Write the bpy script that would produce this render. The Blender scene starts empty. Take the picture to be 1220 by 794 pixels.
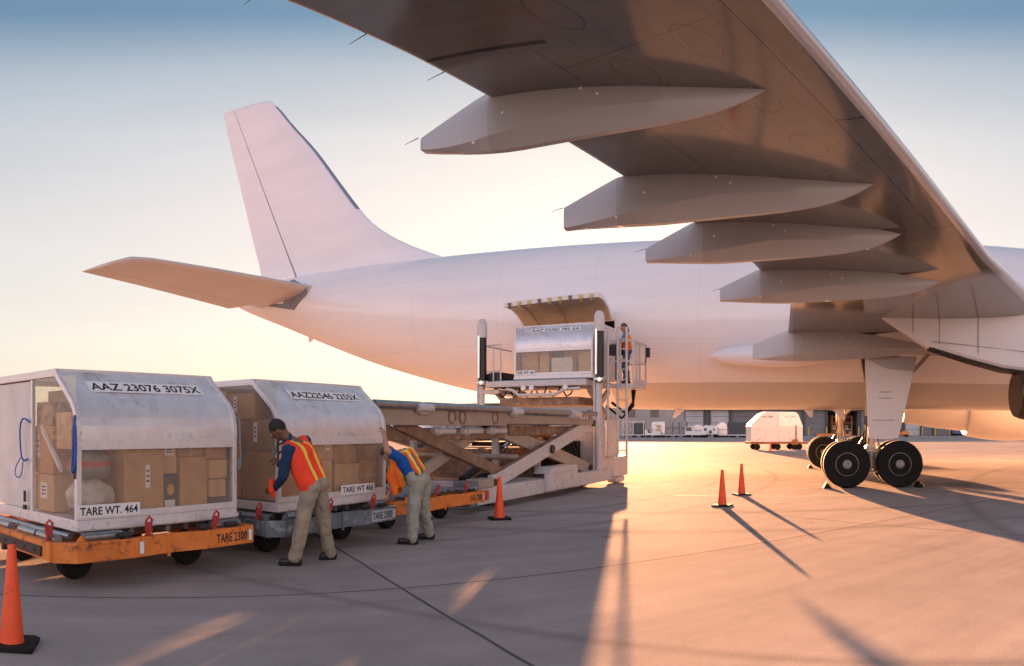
import bpy, bmesh, math, random
from math import sin, cos, pi, radians, atan2, hypot, sqrt, floor
from mathutils import Vector, Matrix, noise

random.seed(7)
S = bpy.context.scene
COL = S.collection

# ---------------------------------------------------------------- camera (swing-lens panorama), sky, sun, exposure
HC = 1.58                                   # eye height
PHI = 610.0 / 880.0                         # half sweep of the panoramic camera, radians
cd = bpy.data.cameras.new('camera')
cd.type = 'PANO'
cd.panorama_type = 'CENTRAL_CYLINDRICAL'
cd.central_cylindrical_range_u_min = -PHI
cd.central_cylindrical_range_u_max = PHI
cd.central_cylindrical_range_v_min = -284.0 / 880.0
cd.central_cylindrical_range_v_max = 510.0 / 880.0
cd.central_cylindrical_radius = 1.0
cd.clip_start = 0.05
cd.clip_end = 5000
cam = bpy.data.objects.new('camera', cd)
COL.objects.link(cam)
cam.location = (0, 0, HC)
cam.rotation_euler = (pi / 2, 0, 0)
S.camera = cam

SUN_EL = radians(5.9)
SUN_AZ = radians(9.0)                       # to the right of straight ahead
W = bpy.data.worlds.new('World')
S.world = W
W.use_nodes = True
wn = W.node_tree.nodes
wl = W.node_tree.links
bg = wn['Background']
sky = wn.new('ShaderNodeTexSky')
sky.sky_type = 'NISHITA'
sky.sun_disc = False
sky.sun_elevation = SUN_EL
sky.sun_rotation = SUN_AZ
sky.altitude = 0
sky.air_density = 1.2
sky.dust_density = 2.0
sky.ozone_density = 2.0
gam = wn.new('ShaderNodeGamma'); gam.inputs['Gamma'].default_value = .24; wl.new(sky.outputs[0], gam.inputs['Color'])   # hazy evening air: the glow round the sun is spread wide
stc = wn.new('ShaderNodeTexCoord'); ssp = wn.new('ShaderNodeSeparateXYZ'); wl.new(stc.outputs['Generated'], ssp.inputs[0])
srp = wn.new('ShaderNodeValToRGB'); wl.new(ssp.outputs[2], srp.inputs['Fac'])     # deeper blue of the evening zenith over a pale dusty horizon
se = srp.color_ramp.elements
se[0].position = 0.0; se[0].color = (.98, .90, .86, 1); se[1].position = 1.0; se[1].color = (.35, .38, .46, 1)
for p_, c_ in ((.16, (.95, .865, .825)), (.28, (.88, .80, .785)), (.37, (.76, .735, .745)), (.44, (.54, .58, .64)), (.49, (.22, .35, .49)), (.66, (.31, .36, .44))):
    e_ = se.new(p_); e_.color = (*c_, 1)
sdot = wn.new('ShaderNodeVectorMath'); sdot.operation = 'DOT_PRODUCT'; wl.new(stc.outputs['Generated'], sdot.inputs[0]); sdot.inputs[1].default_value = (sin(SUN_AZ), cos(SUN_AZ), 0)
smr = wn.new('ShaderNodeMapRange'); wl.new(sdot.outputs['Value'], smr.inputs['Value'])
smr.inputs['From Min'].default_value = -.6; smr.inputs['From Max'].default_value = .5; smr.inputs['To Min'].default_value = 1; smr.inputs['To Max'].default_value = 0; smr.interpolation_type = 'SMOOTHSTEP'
sbk = wn.new('ShaderNodeMix'); sbk.data_type = 'RGBA'; wl.new(smr.outputs[0], sbk.inputs['Factor'])      # sky opposite the sun brightened and pinked as added fill for near sides
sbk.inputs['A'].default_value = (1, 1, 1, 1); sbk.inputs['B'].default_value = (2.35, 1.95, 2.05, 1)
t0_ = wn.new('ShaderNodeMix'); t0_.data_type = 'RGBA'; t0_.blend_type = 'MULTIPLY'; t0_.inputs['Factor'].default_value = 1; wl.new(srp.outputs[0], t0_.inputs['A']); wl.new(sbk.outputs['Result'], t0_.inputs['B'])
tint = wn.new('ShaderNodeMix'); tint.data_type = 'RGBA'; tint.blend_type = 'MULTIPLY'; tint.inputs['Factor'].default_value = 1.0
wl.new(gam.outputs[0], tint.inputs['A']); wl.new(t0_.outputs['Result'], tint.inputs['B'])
smp = wn.new('ShaderNodeMapping'); smp.inputs['Scale'].default_value = (1.2, 1.2, 9); wl.new(stc.outputs['Generated'], smp.inputs[0])      # thin uneven haze
snz = wn.new('ShaderNodeTexNoise'); snz.inputs['Scale'].default_value = 2.2; snz.inputs['Detail'].default_value = 7; wl.new(smp.outputs[0], snz.inputs['Vector'])
shz = wn.new('ShaderNodeMapRange'); shz.inputs['From Min'].default_value = .3; shz.inputs['From Max'].default_value = .7; shz.inputs['To Min'].default_value = .975; shz.inputs['To Max'].default_value = 1.02; wl.new(snz.outputs['Fac'], shz.inputs['Value'])
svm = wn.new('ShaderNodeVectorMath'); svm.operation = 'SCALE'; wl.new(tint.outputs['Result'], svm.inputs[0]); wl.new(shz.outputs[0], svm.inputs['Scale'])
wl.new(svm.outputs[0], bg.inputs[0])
bg.inputs[1].default_value = 0.08
sl = bpy.data.lights.new('sun', 'SUN')
sl.energy = 5.0
sl.angle = radians(0.6)
sl.color = (1.0, 0.475, 0.215)
sun = bpy.data.objects.new('sun', sl)
COL.objects.link(sun)
sd = Vector((sin(SUN_AZ) * cos(SUN_EL), cos(SUN_AZ) * cos(SUN_EL), sin(SUN_EL)))
sun.rotation_euler = (-sd).to_track_quat('-Z', 'Y').to_euler()
sun.location = sd * 60
vs = S.view_settings
vs.view_transform = 'Standard'
vs.look = 'None'
vs.gamma = 1
vs.exposure = 3.3

# ---------------------------------------------------------------- helpers
def tag(o, label=None, cat=None, group=None, kind=None):
    if label: o['label'] = label
    if cat: o['category'] = cat
    if group: o['group'] = group
    if kind: o['kind'] = kind
    return o

def empty(name, loc=(0, 0, 0), rz=0.0, label=None, cat=None, group=None):
    o = bpy.data.objects.new(name, None)
    o.empty_display_size = 0.2
    COL.objects.link(o)
    o.location = loc
    o.rotation_euler = (0, 0, rz)
    return tag(o, label, cat, group)

def V(*a): return Vector(a)

class MB:
    """collects faces and builds ONE mesh object"""
    def __init__(s): s.v = []; s.f = []; s.m = []
    def add(s, vs, fs, mi=0):
        b = len(s.v)
        s.v += [tuple(x) for x in vs]
        s.f += [tuple(b + i for i in f) for f in fs]
        s.m += [mi] * len(fs)
    def box(s, c, d, rot=None, mi=0):
        c = Vector(c); h = Vector(d) / 2
        P = []
        for x in (-1, 1):
            for y in (-1, 1):
                for z in (-1, 1):
                    p = Vector((x * h.x, y * h.y, z * h.z))
                    if rot is not None: p = rot @ p
                    P.append(c + p)
        s.add(P, [(0, 1, 3, 2), (4, 6, 7, 5), (0, 4, 5, 1), (2, 3, 7, 6), (0, 2, 6, 4), (1, 5, 7, 3)], mi)
        return s
    def b2(s, lo, hi, mi=0):
        lo = Vector(lo); hi = Vector(hi)
        return s.box((lo + hi) / 2, hi - lo, None, mi)
    def bar(s, p0, p1, w, h, up=(0, 0, 1), mi=0):
        p0 = Vector(p0); p1 = Vector(p1); d = p1 - p0; L = d.length; d = d / L
        up = Vector(up)
        x = d.cross(up)
        if x.length < 1e-4: x = d.cross(Vector((1, 0, 0)))
        x.normalize(); z = x.cross(d)
        return s.box((p0 + p1) / 2, (w, L, h), Matrix((x, d, z)).transposed(), mi)
    def tube(s, p0, p1, r0, r1=None, n=12, mi=0, cap=True):
        r1 = r0 if r1 is None else r1
        return s.path([p0, p1], [r0, r1], n, mi, cap)
    def path(s, pts, r, n=8, mi=0, cap=True):
        pts = [Vector(p) for p in pts]
        if not isinstance(r, (list, tuple)): r = [r] * len(pts)
        rings = []
        px = None
        for i, p in enumerate(pts):
            d = (pts[min(i + 1, len(pts) - 1)] - pts[max(i - 1, 0)]).normalized()
            if px is None:
                a = Vector((0, 0, 1)) if abs(d.z) < .9 else Vector((1, 0, 0))
                px = d.cross(a).normalized()
            else:
                px = (px - d * px.dot(d)).normalized()
            py = d.cross(px)
            rings.append([p + (px * cos(2 * pi * k / n) + py * sin(2 * pi * k / n)) * r[i] for k in range(n)])
        s.rings(rings, mi, cap)
        return s
    def rings(s, rings, mi=0, cap=True, closed=True):
        n = len(rings[0]); vs = [p for r in rings for p in r]; fs = []
        for i in range(len(rings) - 1):
            for k in range(n if closed else n - 1):
                a = i * n + k; b = i * n + (k + 1) % n
                fs.append((a, b, b + n, a + n))
        if cap:
            fs.append(tuple(range(n))[::-1]); fs.append(tuple((len(rings) - 1) * n + k for k in range(n)))
        s.add(vs, fs, mi)
        return s
    def lathe(s, prof, M=None, n=24, mi=0):
        rings = [[Vector((r * cos(2 * pi * k / n), r * sin(2 * pi * k / n), z)) for k in range(n)] for r, z in prof]
        if M is not None: rings = [[M @ p for p in r] for r in rings]
        return s.rings(rings, mi, True)
    def prism(s, poly, ext, mi=0):
        poly = [Vector(p) for p in poly]; e = Vector(ext); n = len(poly)
        vs = poly + [p + e for p in poly]
        fs = [tuple(range(n))[::-1], tuple(range(n, 2 * n))]
        fs += [(k, (k + 1) % n, n + (k + 1) % n, n + k) for k in range(n)]
        s.add(vs, fs, mi)
        return s
    def strip(s, prof, ext, th, mi=0):
        """a sheet of thickness th following an open profile, extruded along ext"""
        prof = [Vector(p) for p in prof]; e = Vector(ext); n = len(prof); off = []
        for i in range(n):
            d = (prof[min(i + 1, n - 1)] - prof[max(i - 1, 0)]).normalized()
            off.append(prof[i] + d.cross(e.normalized()) * th)
        return s.rings([[prof[i], prof[i] + e, off[i] + e, off[i]] for i in range(n)], mi, True)
    def ell(s, c, r, rot=None, nu=20, nv=12, mi=0):
        c = Vector(c); rings = []
        for j in range(1, nv):
            t = pi * j / nv; ring = []
            for k in range(nu):
                p = Vector((r[0] * sin(t) * cos(2 * pi * k / nu), r[1] * sin(t) * sin(2 * pi * k / nu), -r[2] * cos(t)))
                if rot is not None: p = rot @ p
                ring.append(c + p)
            rings.append(ring)
        return s.rings(rings, mi, True)
    def cap(s, p0, p1, r0, r1=None, n=14, mi=0):
        """capsule with tapered radius"""
        r1 = r0 if r1 is None else r1
        p0 = Vector(p0); p1 = Vector(p1); d = p1 - p0; L = max(d.length, 1e-4); d = d / L
        pts = []; rr = []
        for a in (80, 55, 28): pts.append(p0 - d * r0 * sin(radians(a))); rr.append(r0 * cos(radians(a)))
        pts += [p0, p1]; rr += [r0, r1]
        for a in (28, 55, 80): pts.append(p1 + d * r1 * sin(radians(a))); rr.append(r1 * cos(radians(a)))
        return s.path(pts, rr, n, mi)
    def build(s, name, mats, parent=None, smooth=35, bevel=0.0, bseg=2, fixn=True):
        me = bpy.data.meshes.new(name)
        me.from_pydata(s.v, [], s.f)
        if not isinstance(mats, (list, tuple)): mats = [mats]
        for m in mats: me.materials.append(m)
        if len(mats) > 1: me.polygons.foreach_set('material_index', s.m)
        if fixn:
            bm = bmesh.new(); bm.from_mesh(me)
            bmesh.ops.recalc_face_normals(bm, faces=bm.faces)
            bm.to_mesh(me); bm.free()
        if smooth:
            me.shade_smooth()
            me.set_sharp_from_angle(angle=radians(smooth))
        o = bpy.data.objects.new(name, me)
        COL.objects.link(o)
        if parent is not None: o.parent = parent
        if bevel:
            md = o.modifiers.new('bevel', 'BEVEL'); md.width = bevel; md.segments = bseg
            md.limit_method = 'ANGLE'; md.angle_limit = radians(50)
            md.harden_normals = False
        return o

def kids(o): return [c for c in o.children]
def copy_tree(o, parent=None):
    c = o.copy(); COL.objects.link(c)
    if parent is not None: c.parent = parent
    for k in kids(o): copy_tree(k, c)
    return c

# ---------------------------------------------------------------- materials
def nodes(m):
    m.use_nodes = True
    return m.node_tree.nodes, m.node_tree.links
def mat(name, col, rough=.5, metal=0.0, var=.15, vscale=3.0, bump=0.0, bscale=40.0, coat=0.0, spec=.5, dirt=None, dirt_amt=.5, dscale=2.0, coords='Object', rvar=.1):
    m = bpy.data.materials.new(name)
    N, L = nodes(m); b = N['Principled BSDF']
    b.inputs['Roughness'].default_value = rough
    b.inputs['Metallic'].default_value = metal
    b.inputs['Specular IOR Level'].default_value = spec
    b.inputs['Coat Weight'].default_value = coat
    b.inputs['Coat Roughness'].default_value = .08
    c4 = (*col, 1)
    tc = N.new('ShaderNodeTexCoord')
    nz = N.new('ShaderNodeTexNoise'); nz.inputs['Scale'].default_value = vscale; nz.inputs['Detail'].default_value = 6
    L.new(tc.outputs[coords], nz.inputs['Vector'])
    rmp = N.new('ShaderNodeValToRGB')
    rmp.color_ramp.elements[0].position = .3; rmp.color_ramp.elements[1].position = .7
    rmp.color_ramp.elements[0].color = (*[x * (1 - var) for x in col], 1)
    rmp.color_ramp.elements[1].color = (*[min(1, x * (1 + var)) for x in col], 1)
    L.new(nz.outputs['Fac'], rmp.inputs['Fac'])
    out = rmp.outputs['Color']
    if dirt is not None:
        n2 = N.new('ShaderNodeTexNoise'); n2.inputs['Scale'].default_value = dscale; n2.inputs['Detail'].default_value = 9; n2.inputs['Roughness'].default_value = .7
        L.new(tc.outputs[coords], n2.inputs['Vector'])
        mr = N.new('ShaderNodeMapRange'); mr.inputs['From Min'].default_value = .62 - .25 * dirt_amt; mr.inputs['From Max'].default_value = .74 - .2 * dirt_amt
        L.new(n2.outputs['Fac'], mr.inputs['Value'])
        mx = N.new('ShaderNodeMix'); mx.data_type = 'RGBA'
        L.new(mr.outputs[0], mx.inputs['Factor']); L.new(out, mx.inputs['A']); mx.inputs['B'].default_value = (*dirt, 1)
        out = mx.outputs['Result']
    L.new(out, b.inputs['Base Color'])
    if rvar:
        mr2 = N.new('ShaderNodeMapRange'); mr2.inputs['To Min'].default_value = max(.02, rough - rvar); mr2.inputs['To Max'].default_value = min(1, rough + rvar)
        L.new(nz.outputs['Fac'], mr2.inputs['Value']); L.new(mr2.outputs[0], b.inputs['Roughness'])
    if bump:
        n3 = N.new('ShaderNodeTexNoise'); n3.inputs['Scale'].default_value = bscale; n3.inputs['Detail'].default_value = 4
        L.new(tc.outputs[coords], n3.inputs['Vector'])
        bp = N.new('ShaderNodeBump'); bp.inputs['Strength'].default_value = bump; bp.inputs['Distance'].default_value = .02
        L.new(n3.outputs['Fac'], bp.inputs['Height']); L.new(bp.outputs[0], b.inputs['Normal'])
    return m

M = {}
M['white'] = mat('white_paint', (.72, .70, .67), .4, var=.06, dirt=(.35, .29, .22), dirt_amt=.25, dscale=3, coat=.1)
M['alu'] = mat('brushed_aluminium', (.74, .71, .72), .40, .5, var=.08, vscale=5, bump=.12, bscale=3.0, dirt=(.52, .50, .50), dirt_amt=.35, dscale=4)
M['alu_frame'] = mat('aluminium_extrusion', (.72, .69, .69), .45, .4, var=.1, vscale=9, bump=.05, bscale=60, dirt=(.42, .39, .38), dirt_amt=.25, dscale=9)
M['curtain'] = mat('white_curtain_sheet', (.62, .58, .55), .55, var=.1, vscale=2.5, bump=.3, bscale=4)
M['orange'] = mat('worn_orange_paint', (.74, .21, .035), .5, var=.14, vscale=4, dirt=(.14, .055, .03), dirt_amt=.36, dscale=6, bump=.05, bscale=30)
M['grey_steel'] = mat('scuffed_grey_paint', (.13, .155, .18), .5, .1, var=.25, vscale=5, dirt=(.34, .36, .37), dirt_amt=.42, dscale=7)
M['dark_steel'] = mat('dark_greasy_steel', (.045, .043, .042), .5, .4, var=.3, vscale=8)
M['roller'] = mat('galvanised_roller', (.30, .32, .34), .35, .8, var=.2, vscale=10)
M['rubber'] = mat('black_rubber', (.011, .011, .011), .85, spec=.25, var=.3, vscale=12, bump=.1, bscale=40)
M['rim'] = mat('grey_wheel_rim', (.20, .20, .195), .45, .4, var=.2, vscale=9, dirt=(.05, .045, .04), dirt_amt=.4, dscale=12)
M['black'] = mat('black_plastic', (.015, .015, .016), .45, var=.2)
M['red'] = mat('red_painted_latch', (.42, .035, .03), .45, var=.2, vscale=10)
M['beige'] = mat('loader_beige_paint', (.36, .29, .235), .45, var=.1, vscale=3, dirt=(.26, .18, .13), dirt_amt=.28, dscale=5, bump=.04, bscale=25)
M['brown'] = mat('rusty_brown_steel', (.22, .13, .08), .6, .1, var=.3, vscale=4, dirt=(.40, .33, .27), dirt_amt=.35, dscale=6)
M['lwhite'] = mat('loader_white_paint', (.56, .52, .50), .4, var=.07, vscale=4, dirt=(.36, .29, .23), dirt_amt=.2, dscale=6)
M['chrome'] = mat('hydraulic_rod', (.75, .74, .72), .18, 1.0, var=.05)
M['cone'] = mat('orange_cone_rubber', (.85, .085, .015), .5, var=.1, vscale=8, dirt=(.3, .05, .02), dirt_amt=.22, dscale=12)
M['plate'] = mat('white_sticker', (.80, .79, .77), .5, var=.03)
M['ink'] = mat('black_lettering', (.02, .02, .02), .6, var=0)
M['blue'] = mat('blue_webbing', (.03, .09, .36), .7, var=.15, vscale=30)
M['grey_web'] = mat('grey_webbing', (.22, .25, .27), .7, var=.15, vscale=30)
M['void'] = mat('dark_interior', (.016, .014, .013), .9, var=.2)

def glass(name='clear_plastic_curtain', tint=(.97, .95, .92), refl=.10, rough=.09, milky=.08):
    m = bpy.data.materials.new(name); N, L = nodes(m)
    N.remove(N['Principled BSDF']); out = N['Material Output']
    tr = N.new('ShaderNodeBsdfTransparent'); tr.inputs[0].default_value = (*tint, 1)
    gl = N.new('ShaderNodeBsdfGlossy'); gl.inputs['Roughness'].default_value = rough
    df = N.new('ShaderNodeBsdfDiffuse'); df.inputs[0].default_value = (.7, .67, .63, 1)
    tc = N.new('ShaderNodeTexCoord'); nz = N.new('ShaderNodeTexNoise'); nz.inputs['Scale'].default_value = 4.5; nz.inputs['Detail'].default_value = 3; nz.inputs['Distortion'].default_value = 1.2
    bp = N.new('ShaderNodeBump'); bp.inputs['Strength'].default_value = .35; bp.inputs['Distance'].default_value = .03
    L.new(tc.outputs['Object'], nz.inputs['Vector']); L.new(nz.outputs['Fac'], bp.inputs['Height'])
    L.new(bp.outputs[0], gl.inputs['Normal'])
    ge = N.new('ShaderNodeNewGeometry'); dt = N.new('ShaderNodeVectorMath'); dt.operation = 'DOT_PRODUCT'; L.new(ge.outputs['Incoming'], dt.inputs[0]); L.new(bp.outputs[0], dt.inputs[1])
    def mm(op, a, b_):
        n = N.new('ShaderNodeMath'); n.operation = op
        for i, x in enumerate((a, b_)):
            if isinstance(x, (int, float)): n.inputs[i].default_value = x
            else: L.new(x, n.inputs[i])
        return n.outputs[0]
    q = mm('POWER', mm('SUBTRACT', 1.0, mm('MINIMUM', mm('ABSOLUTE', dt.outputs['Value'], 0.0), 1.0)), 5.0)
    frs = mm('ADD', mm('MULTIPLY', q, .7), .035)
    mx0 = N.new('ShaderNodeMixShader'); mx0.inputs[0].default_value = milky
    L.new(tr.outputs[0], mx0.inputs[1]); L.new(df.outputs[0], mx0.inputs[2])
    mx = N.new('ShaderNodeMixShader'); L.new(frs, mx.inputs[0]); L.new(mx0.outputs[0], mx.inputs[1]); L.new(gl.outputs[0], mx.inputs[2])
    L.new(mx.outputs[0], out.inputs[0])
    return m
M['glass'] = glass()

def text_obj(name, body, P, xd, yd, width, height, m, parent, th=.0012):
    """lettering as a mesh, lower-left corner at P, spanning width along xd and height along yd"""
    cu = bpy.data.curves.new('lettering', 'FONT'); cu.body = body; cu.extrude = 0.0; cu.offset = .018; cu.resolution_u = 3
    t = bpy.data.objects.new('lettering_tmp', cu); COL.objects.link(t)
    dg = bpy.context.evaluated_depsgraph_get(); dg.update()
    me = bpy.data.meshes.new_from_object(t.evaluated_get(dg))
    bpy.data.objects.remove(t); bpy.data.curves.remove(cu)
    xs = [v.co.x for v in me.vertices]; ys = [v.co.y for v in me.vertices]
    x0, x1, y0, y1 = min(xs), max(xs), min(ys), max(ys)
    P = Vector(P); xd = Vector(xd).normalized(); yd = Vector(yd).normalized(); n = xd.cross(yd)
    for v in me.vertices:
        v.co = P + xd * ((v.co.x - x0) / (x1 - x0) * width) + yd * ((v.co.y - y0) / (y1 - y0) * height) + n * th
    me.materials.clear(); me.materials.append(m)
    o = bpy.data.objects.new(name, me); COL.objects.link(o); o.parent = parent
    return o

def plate(name, P, xd, yd, w, h, m, parent, th=.003):
    P = Vector(P); xd = Vector(xd).normalized(); yd = Vector(yd).normalized(); n = xd.cross(yd)
    b = MB(); b.prism([P, P + xd * w, P + xd * w + yd * h, P + yd * h], n * th)
    return b.build(name, m, parent, smooth=0)

# ---------------------------------------------------------------- placement frames
ROW = radians(26.7)                        # the loading row runs 26.7 degrees to the right of straight ahead
RU = Vector((sin(ROW), cos(ROW), 0)); RQ = Vector((cos(ROW), -sin(ROW), 0))
def row(u, q, z=0.0): return RU * u + RQ * q + Vector((0, 0, z))
ROW_RZ = pi / 2 - ROW                      # local x along the row, local y away from the camera side
PSI = radians(20.5); DIST = 24.6
AX = Vector((cos(PSI), -sin(PSI), 0)); AY = Vector((sin(PSI), cos(PSI), 0))
def air(x, y, z=0.0): return AX * x + AY * (y + DIST) + Vector((0, 0, z))
def polar(px, R, z=0.0):
    t = (px - 610) / 880.0
    return Vector((R * sin(t), R * cos(t), z))
# ---------------------------------------------------------------- ground
def ground_material():
    m = bpy.data.materials.new('apron_concrete'); N, L = nodes(m); b = N['Principled BSDF']
    g = N.new('ShaderNodeNewGeometry')
    mp = N.new('ShaderNodeMapping'); mp.vector_type = 'POINT'
    mp.inputs['Rotation'].default_value = (0, 0, -radians(28))
    L.new(g.outputs['Position'], mp.inputs['Vector'])
    sp = N.new('ShaderNodeSeparateXYZ'); L.new(mp.outputs[0], sp.inputs[0])
    def math_(op, a, bb=None, c=None):
        n = N.new('ShaderNodeMath'); n.operation = op
        for i, x in enumerate((a, bb, c)):
            if x is None: continue
            if isinstance(x, (int, float)): n.inputs[i].default_value = x
            else: L.new(x, n.inputs[i])
        return n.outputs[0]
    P = 7.6
    def joint(sock, off, wd):
        wob = N.new('ShaderNodeTexNoise'); wob.inputs['Scale'].default_value = 1.5; L.new(g.outputs['Position'], wob.inputs['Vector'])
        a = math_('ADD', sock, math_('MULTIPLY', math_('SUBTRACT', wob.outputs['Fac'], .5), .03))
        a = math_('SUBTRACT', a, off)
        a = math_('PINGPONG', a, P / 2)      # 0 at a joint
        mr = N.new('ShaderNodeMapRange'); mr.inputs['From Min'].default_value = wd * .5; mr.inputs['From Max'].default_value = wd; mr.inputs['To Min'].default_value = 1; mr.inputs['To Max'].default_value = 0
        L.new(a, mr.inputs['Value'])
        return mr.outputs[0]
    j = math_('MAXIMUM', joint(sp.outputs[0], 2.42, .022), joint(sp.outputs[1], 6.86, .020))
    # slab to slab tone
    wn_ = N.new('ShaderNodeTexWhiteNoise'); wn_.noise_dimensions = '2D'
    cx = math_('FLOOR', math_('DIVIDE', math_('SUBTRACT', sp.outputs[0], 2.42), P)); cy = math_('FLOOR', math_('DIVIDE', math_('SUBTRACT', sp.outputs[1], 6.86), P))
    cb = N.new('ShaderNodeCombineXYZ'); L.new(cx, cb.inputs[0]); L.new(cy, cb.inputs[1]); L.new(cb.outputs[0], wn_.inputs['Vector'])
    def noise_(scale, det=8, rough=.6, vec=None):
        n = N.new('ShaderNodeTexNoise'); n.inputs['Scale'].default_value = scale; n.inputs['Detail'].default_value = det; n.inputs['Roughness'].default_value = rough
        L.new(vec if vec is not None else g.outputs['Position'], n.inputs['Vector']); return n.outputs['Fac']
    big = noise_(.22); mid = noise_(1.3); fine = noise_(45, 3); grit = noise_(170, 2)
    # drag marks along the slabs
    mp2 = N.new('ShaderNodeMapping'); mp2.inputs['Scale'].default_value = (.12, 2.6, 1); L.new(mp.outputs[0], mp2.inputs['Vector'])
    drag = noise_(1.0, 5, .6, mp2.outputs[0])
    v = math_('ADD', math_('MULTIPLY', big, .30), math_('MULTIPLY', mid, .20))
    v = math_('ADD', v, math_('MULTIPLY', fine, .20)); v = math_('ADD', v, math_('MULTIPLY', grit, .14)); v = math_('ADD', v, math_('MULTIPLY', drag, .22))
    v = math_('ADD', v, math_('MULTIPLY', wn_.outputs['Value'], .07))
    rm = N.new('ShaderNodeValToRGB'); e = rm.color_ramp.elements
    e[0].position = .38; e[0].color = (.205, .176, .162, 1); e[1].position = .68; e[1].color = (.44, .372, .335, 1)
    L.new(v, rm.inputs['Fac'])
    # dark oil spots
    vo = N.new('ShaderNodeTexVoronoi'); vo.inputs['Scale'].default_value = .55; L.new(g.outputs['Position'], vo.inputs['Vector'])
    sp_ = N.new('ShaderNodeMapRange'); sp_.inputs['From Min'].default_value = .02; sp_.inputs['From Max'].default_value = .10; sp_.inputs['To Min'].default_value = .7; sp_.inputs['To Max'].default_value = 0
    L.new(math_('ADD', vo.outputs['Distance'], math_('MULTIPLY', math_('SUBTRACT', mid, .4), .25)), sp_.inputs['Value'])
    # old tyre marks: wide arcs swept by tractors and aircraft
    sg_ = N.new('ShaderNodeSeparateXYZ'); L.new(g.outputs['Position'], sg_.inputs[0])
    tm = None
    for cx_, cy_, r_, w_ in ((-14, 30, 22.0, .16), (-14, 30, 23.6, .16), (40, -6, 34.0, .22), (40, -6, 36.2, .22), (12, 60, 47.5, .3), (12, 60, 50.0, .3), (-20, -30, 41.0, .14), (30, 45, 33.0, .25)):
        d_ = math_('SQRT', math_('ADD', math_('POWER', math_('SUBTRACT', sg_.outputs[0], cx_), 2.0), math_('POWER', math_('SUBTRACT', sg_.outputs[1], cy_), 2.0)))
        mr_ = N.new('ShaderNodeMapRange'); mr_.inputs['From Min'].default_value = 0; mr_.inputs['From Max'].default_value = w_; mr_.inputs['To Min'].default_value = 1; mr_.inputs['To Max'].default_value = 0
        L.new(math_('ABSOLUTE', math_('SUBTRACT', d_, r_)), mr_.inputs['Value'])
        tm = mr_.outputs[0] if tm is None else math_('MAXIMUM', tm, mr_.outputs[0])
    tm = math_('MULTIPLY', tm, math_('MULTIPLY', mid, .55))
    # fine cracks
    vc = N.new('ShaderNodeTexVoronoi'); vc.feature = 'DISTANCE_TO_EDGE'; vc.inputs['Scale'].default_value = .16
    wv = N.new('ShaderNodeTexNoise'); wv.inputs['Scale'].default_value = 1.1; wv.inputs['Detail'].default_value = 6; L.new(g.outputs['Position'], wv.inputs['Vector'])
    wm = N.new('ShaderNodeVectorMath'); wm.operation = 'MULTIPLY_ADD'; L.new(wv.outputs['Color'], wm.inputs[0]); wm.inputs[1].default_value = (1.6, 1.6, 0); L.new(g.outputs['Position'], wm.inputs[2]); L.new(wm.outputs[0], vc.inputs['Vector'])
    ck = N.new('ShaderNodeMapRange'); ck.inputs['From Min'].default_value = .0; ck.inputs['From Max'].default_value = .0016; ck.inputs['To Min'].default_value = .55; ck.inputs['To Max'].default_value = 0; L.new(vc.outputs['Distance'], ck.inputs['Value'])
    ckm = math_('MULTIPLY', ck.outputs[0], math_('GREATER_THAN', big, .52))
    dk = math_('MAXIMUM', math_('MAXIMUM', math_('MULTIPLY', j, .78), sp_.outputs[0]), math_('MAXIMUM', tm, ckm))
    mx = N.new('ShaderNodeMix'); mx.data_type = 'RGBA'; L.new(dk, mx.inputs['Factor']); L.new(rm.outputs[0], mx.inputs['A']); mx.inputs['B'].default_value = (.05, .048, .046, 1)
    L.new(mx.outputs['Result'], b.inputs['Base Color'])
    b.inputs['Roughness'].default_value = .75
    mrr = N.new('ShaderNodeMapRange'); mrr.inputs['To Min'].default_value = .8; mrr.inputs['To Max'].default_value = 1.0; L.new(mid, mrr.inputs['Value']); L.new(mrr.outputs[0], b.inputs['Roughness'])
    b.inputs['Specular IOR Level'].default_value = .0012
    bp = N.new('ShaderNodeBump'); bp.inputs['Strength'].default_value = .5; bp.inputs['Distance'].default_value = .012
    hh = math_('SUBTRACT', math_('ADD', math_('MULTIPLY', grit, .5), math_('MULTIPLY', fine, .5)), math_('MULTIPLY', j, .8))
    L.new(hh, bp.inputs['Height']); L.new(bp.outputs[0], b.inputs['Normal'])
    return m
gb = MB(); gb.add([(-2500, -400, 0), (2500, -400, 0), (2500, 3500, 0), (-2500, 3500, 0)], [(0, 1, 2, 3)])
gr = gb.build('tarmac', ground_material(), None, smooth=0); tag(gr, kind='structure')

def faded_paint():
    m = bpy.data.materials.new('faded_stand_line_paint'); N, L = nodes(m); b = N['Principled BSDF']; b.inputs['Roughness'].default_value = .9; b.inputs['Specular IOR Level'].default_value = .02
    tc = N.new('ShaderNodeTexCoord'); nz = N.new('ShaderNodeTexNoise'); nz.inputs['Scale'].default_value = 3; nz.inputs['Detail'].default_value = 10; nz.inputs['Roughness'].default_value = .75; L.new(tc.outputs['Object'], nz.inputs['Vector'])
    rm = N.new('ShaderNodeValToRGB'); e = rm.color_ramp.elements; e[0].position = .42; e[0].color = (.26, .24, .225, 1); e[1].position = .6; e[1].color = (.52, .48, .40, 1); L.new(nz.outputs['Fac'], rm.inputs['Fac']); L.new(rm.outputs[0], b.inputs['Base Color'])
    return m
b = MB(); b.b2((-2.4, -7.68, .001), (40, -7.56, .004)); o = b.build('painted_line', faded_paint(), None, smooth=0); o.location = air(0, 0); o.rotation_euler = (0, 0, -PSI); tag(o, kind='structure')

# ---------------------------------------------------------------- aeroplane
plane = empty('cargo_airplane', air(0, 0), -PSI, 'large plain white cargo jet with its wing overhead and rear hold door open', 'airplane')

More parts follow.
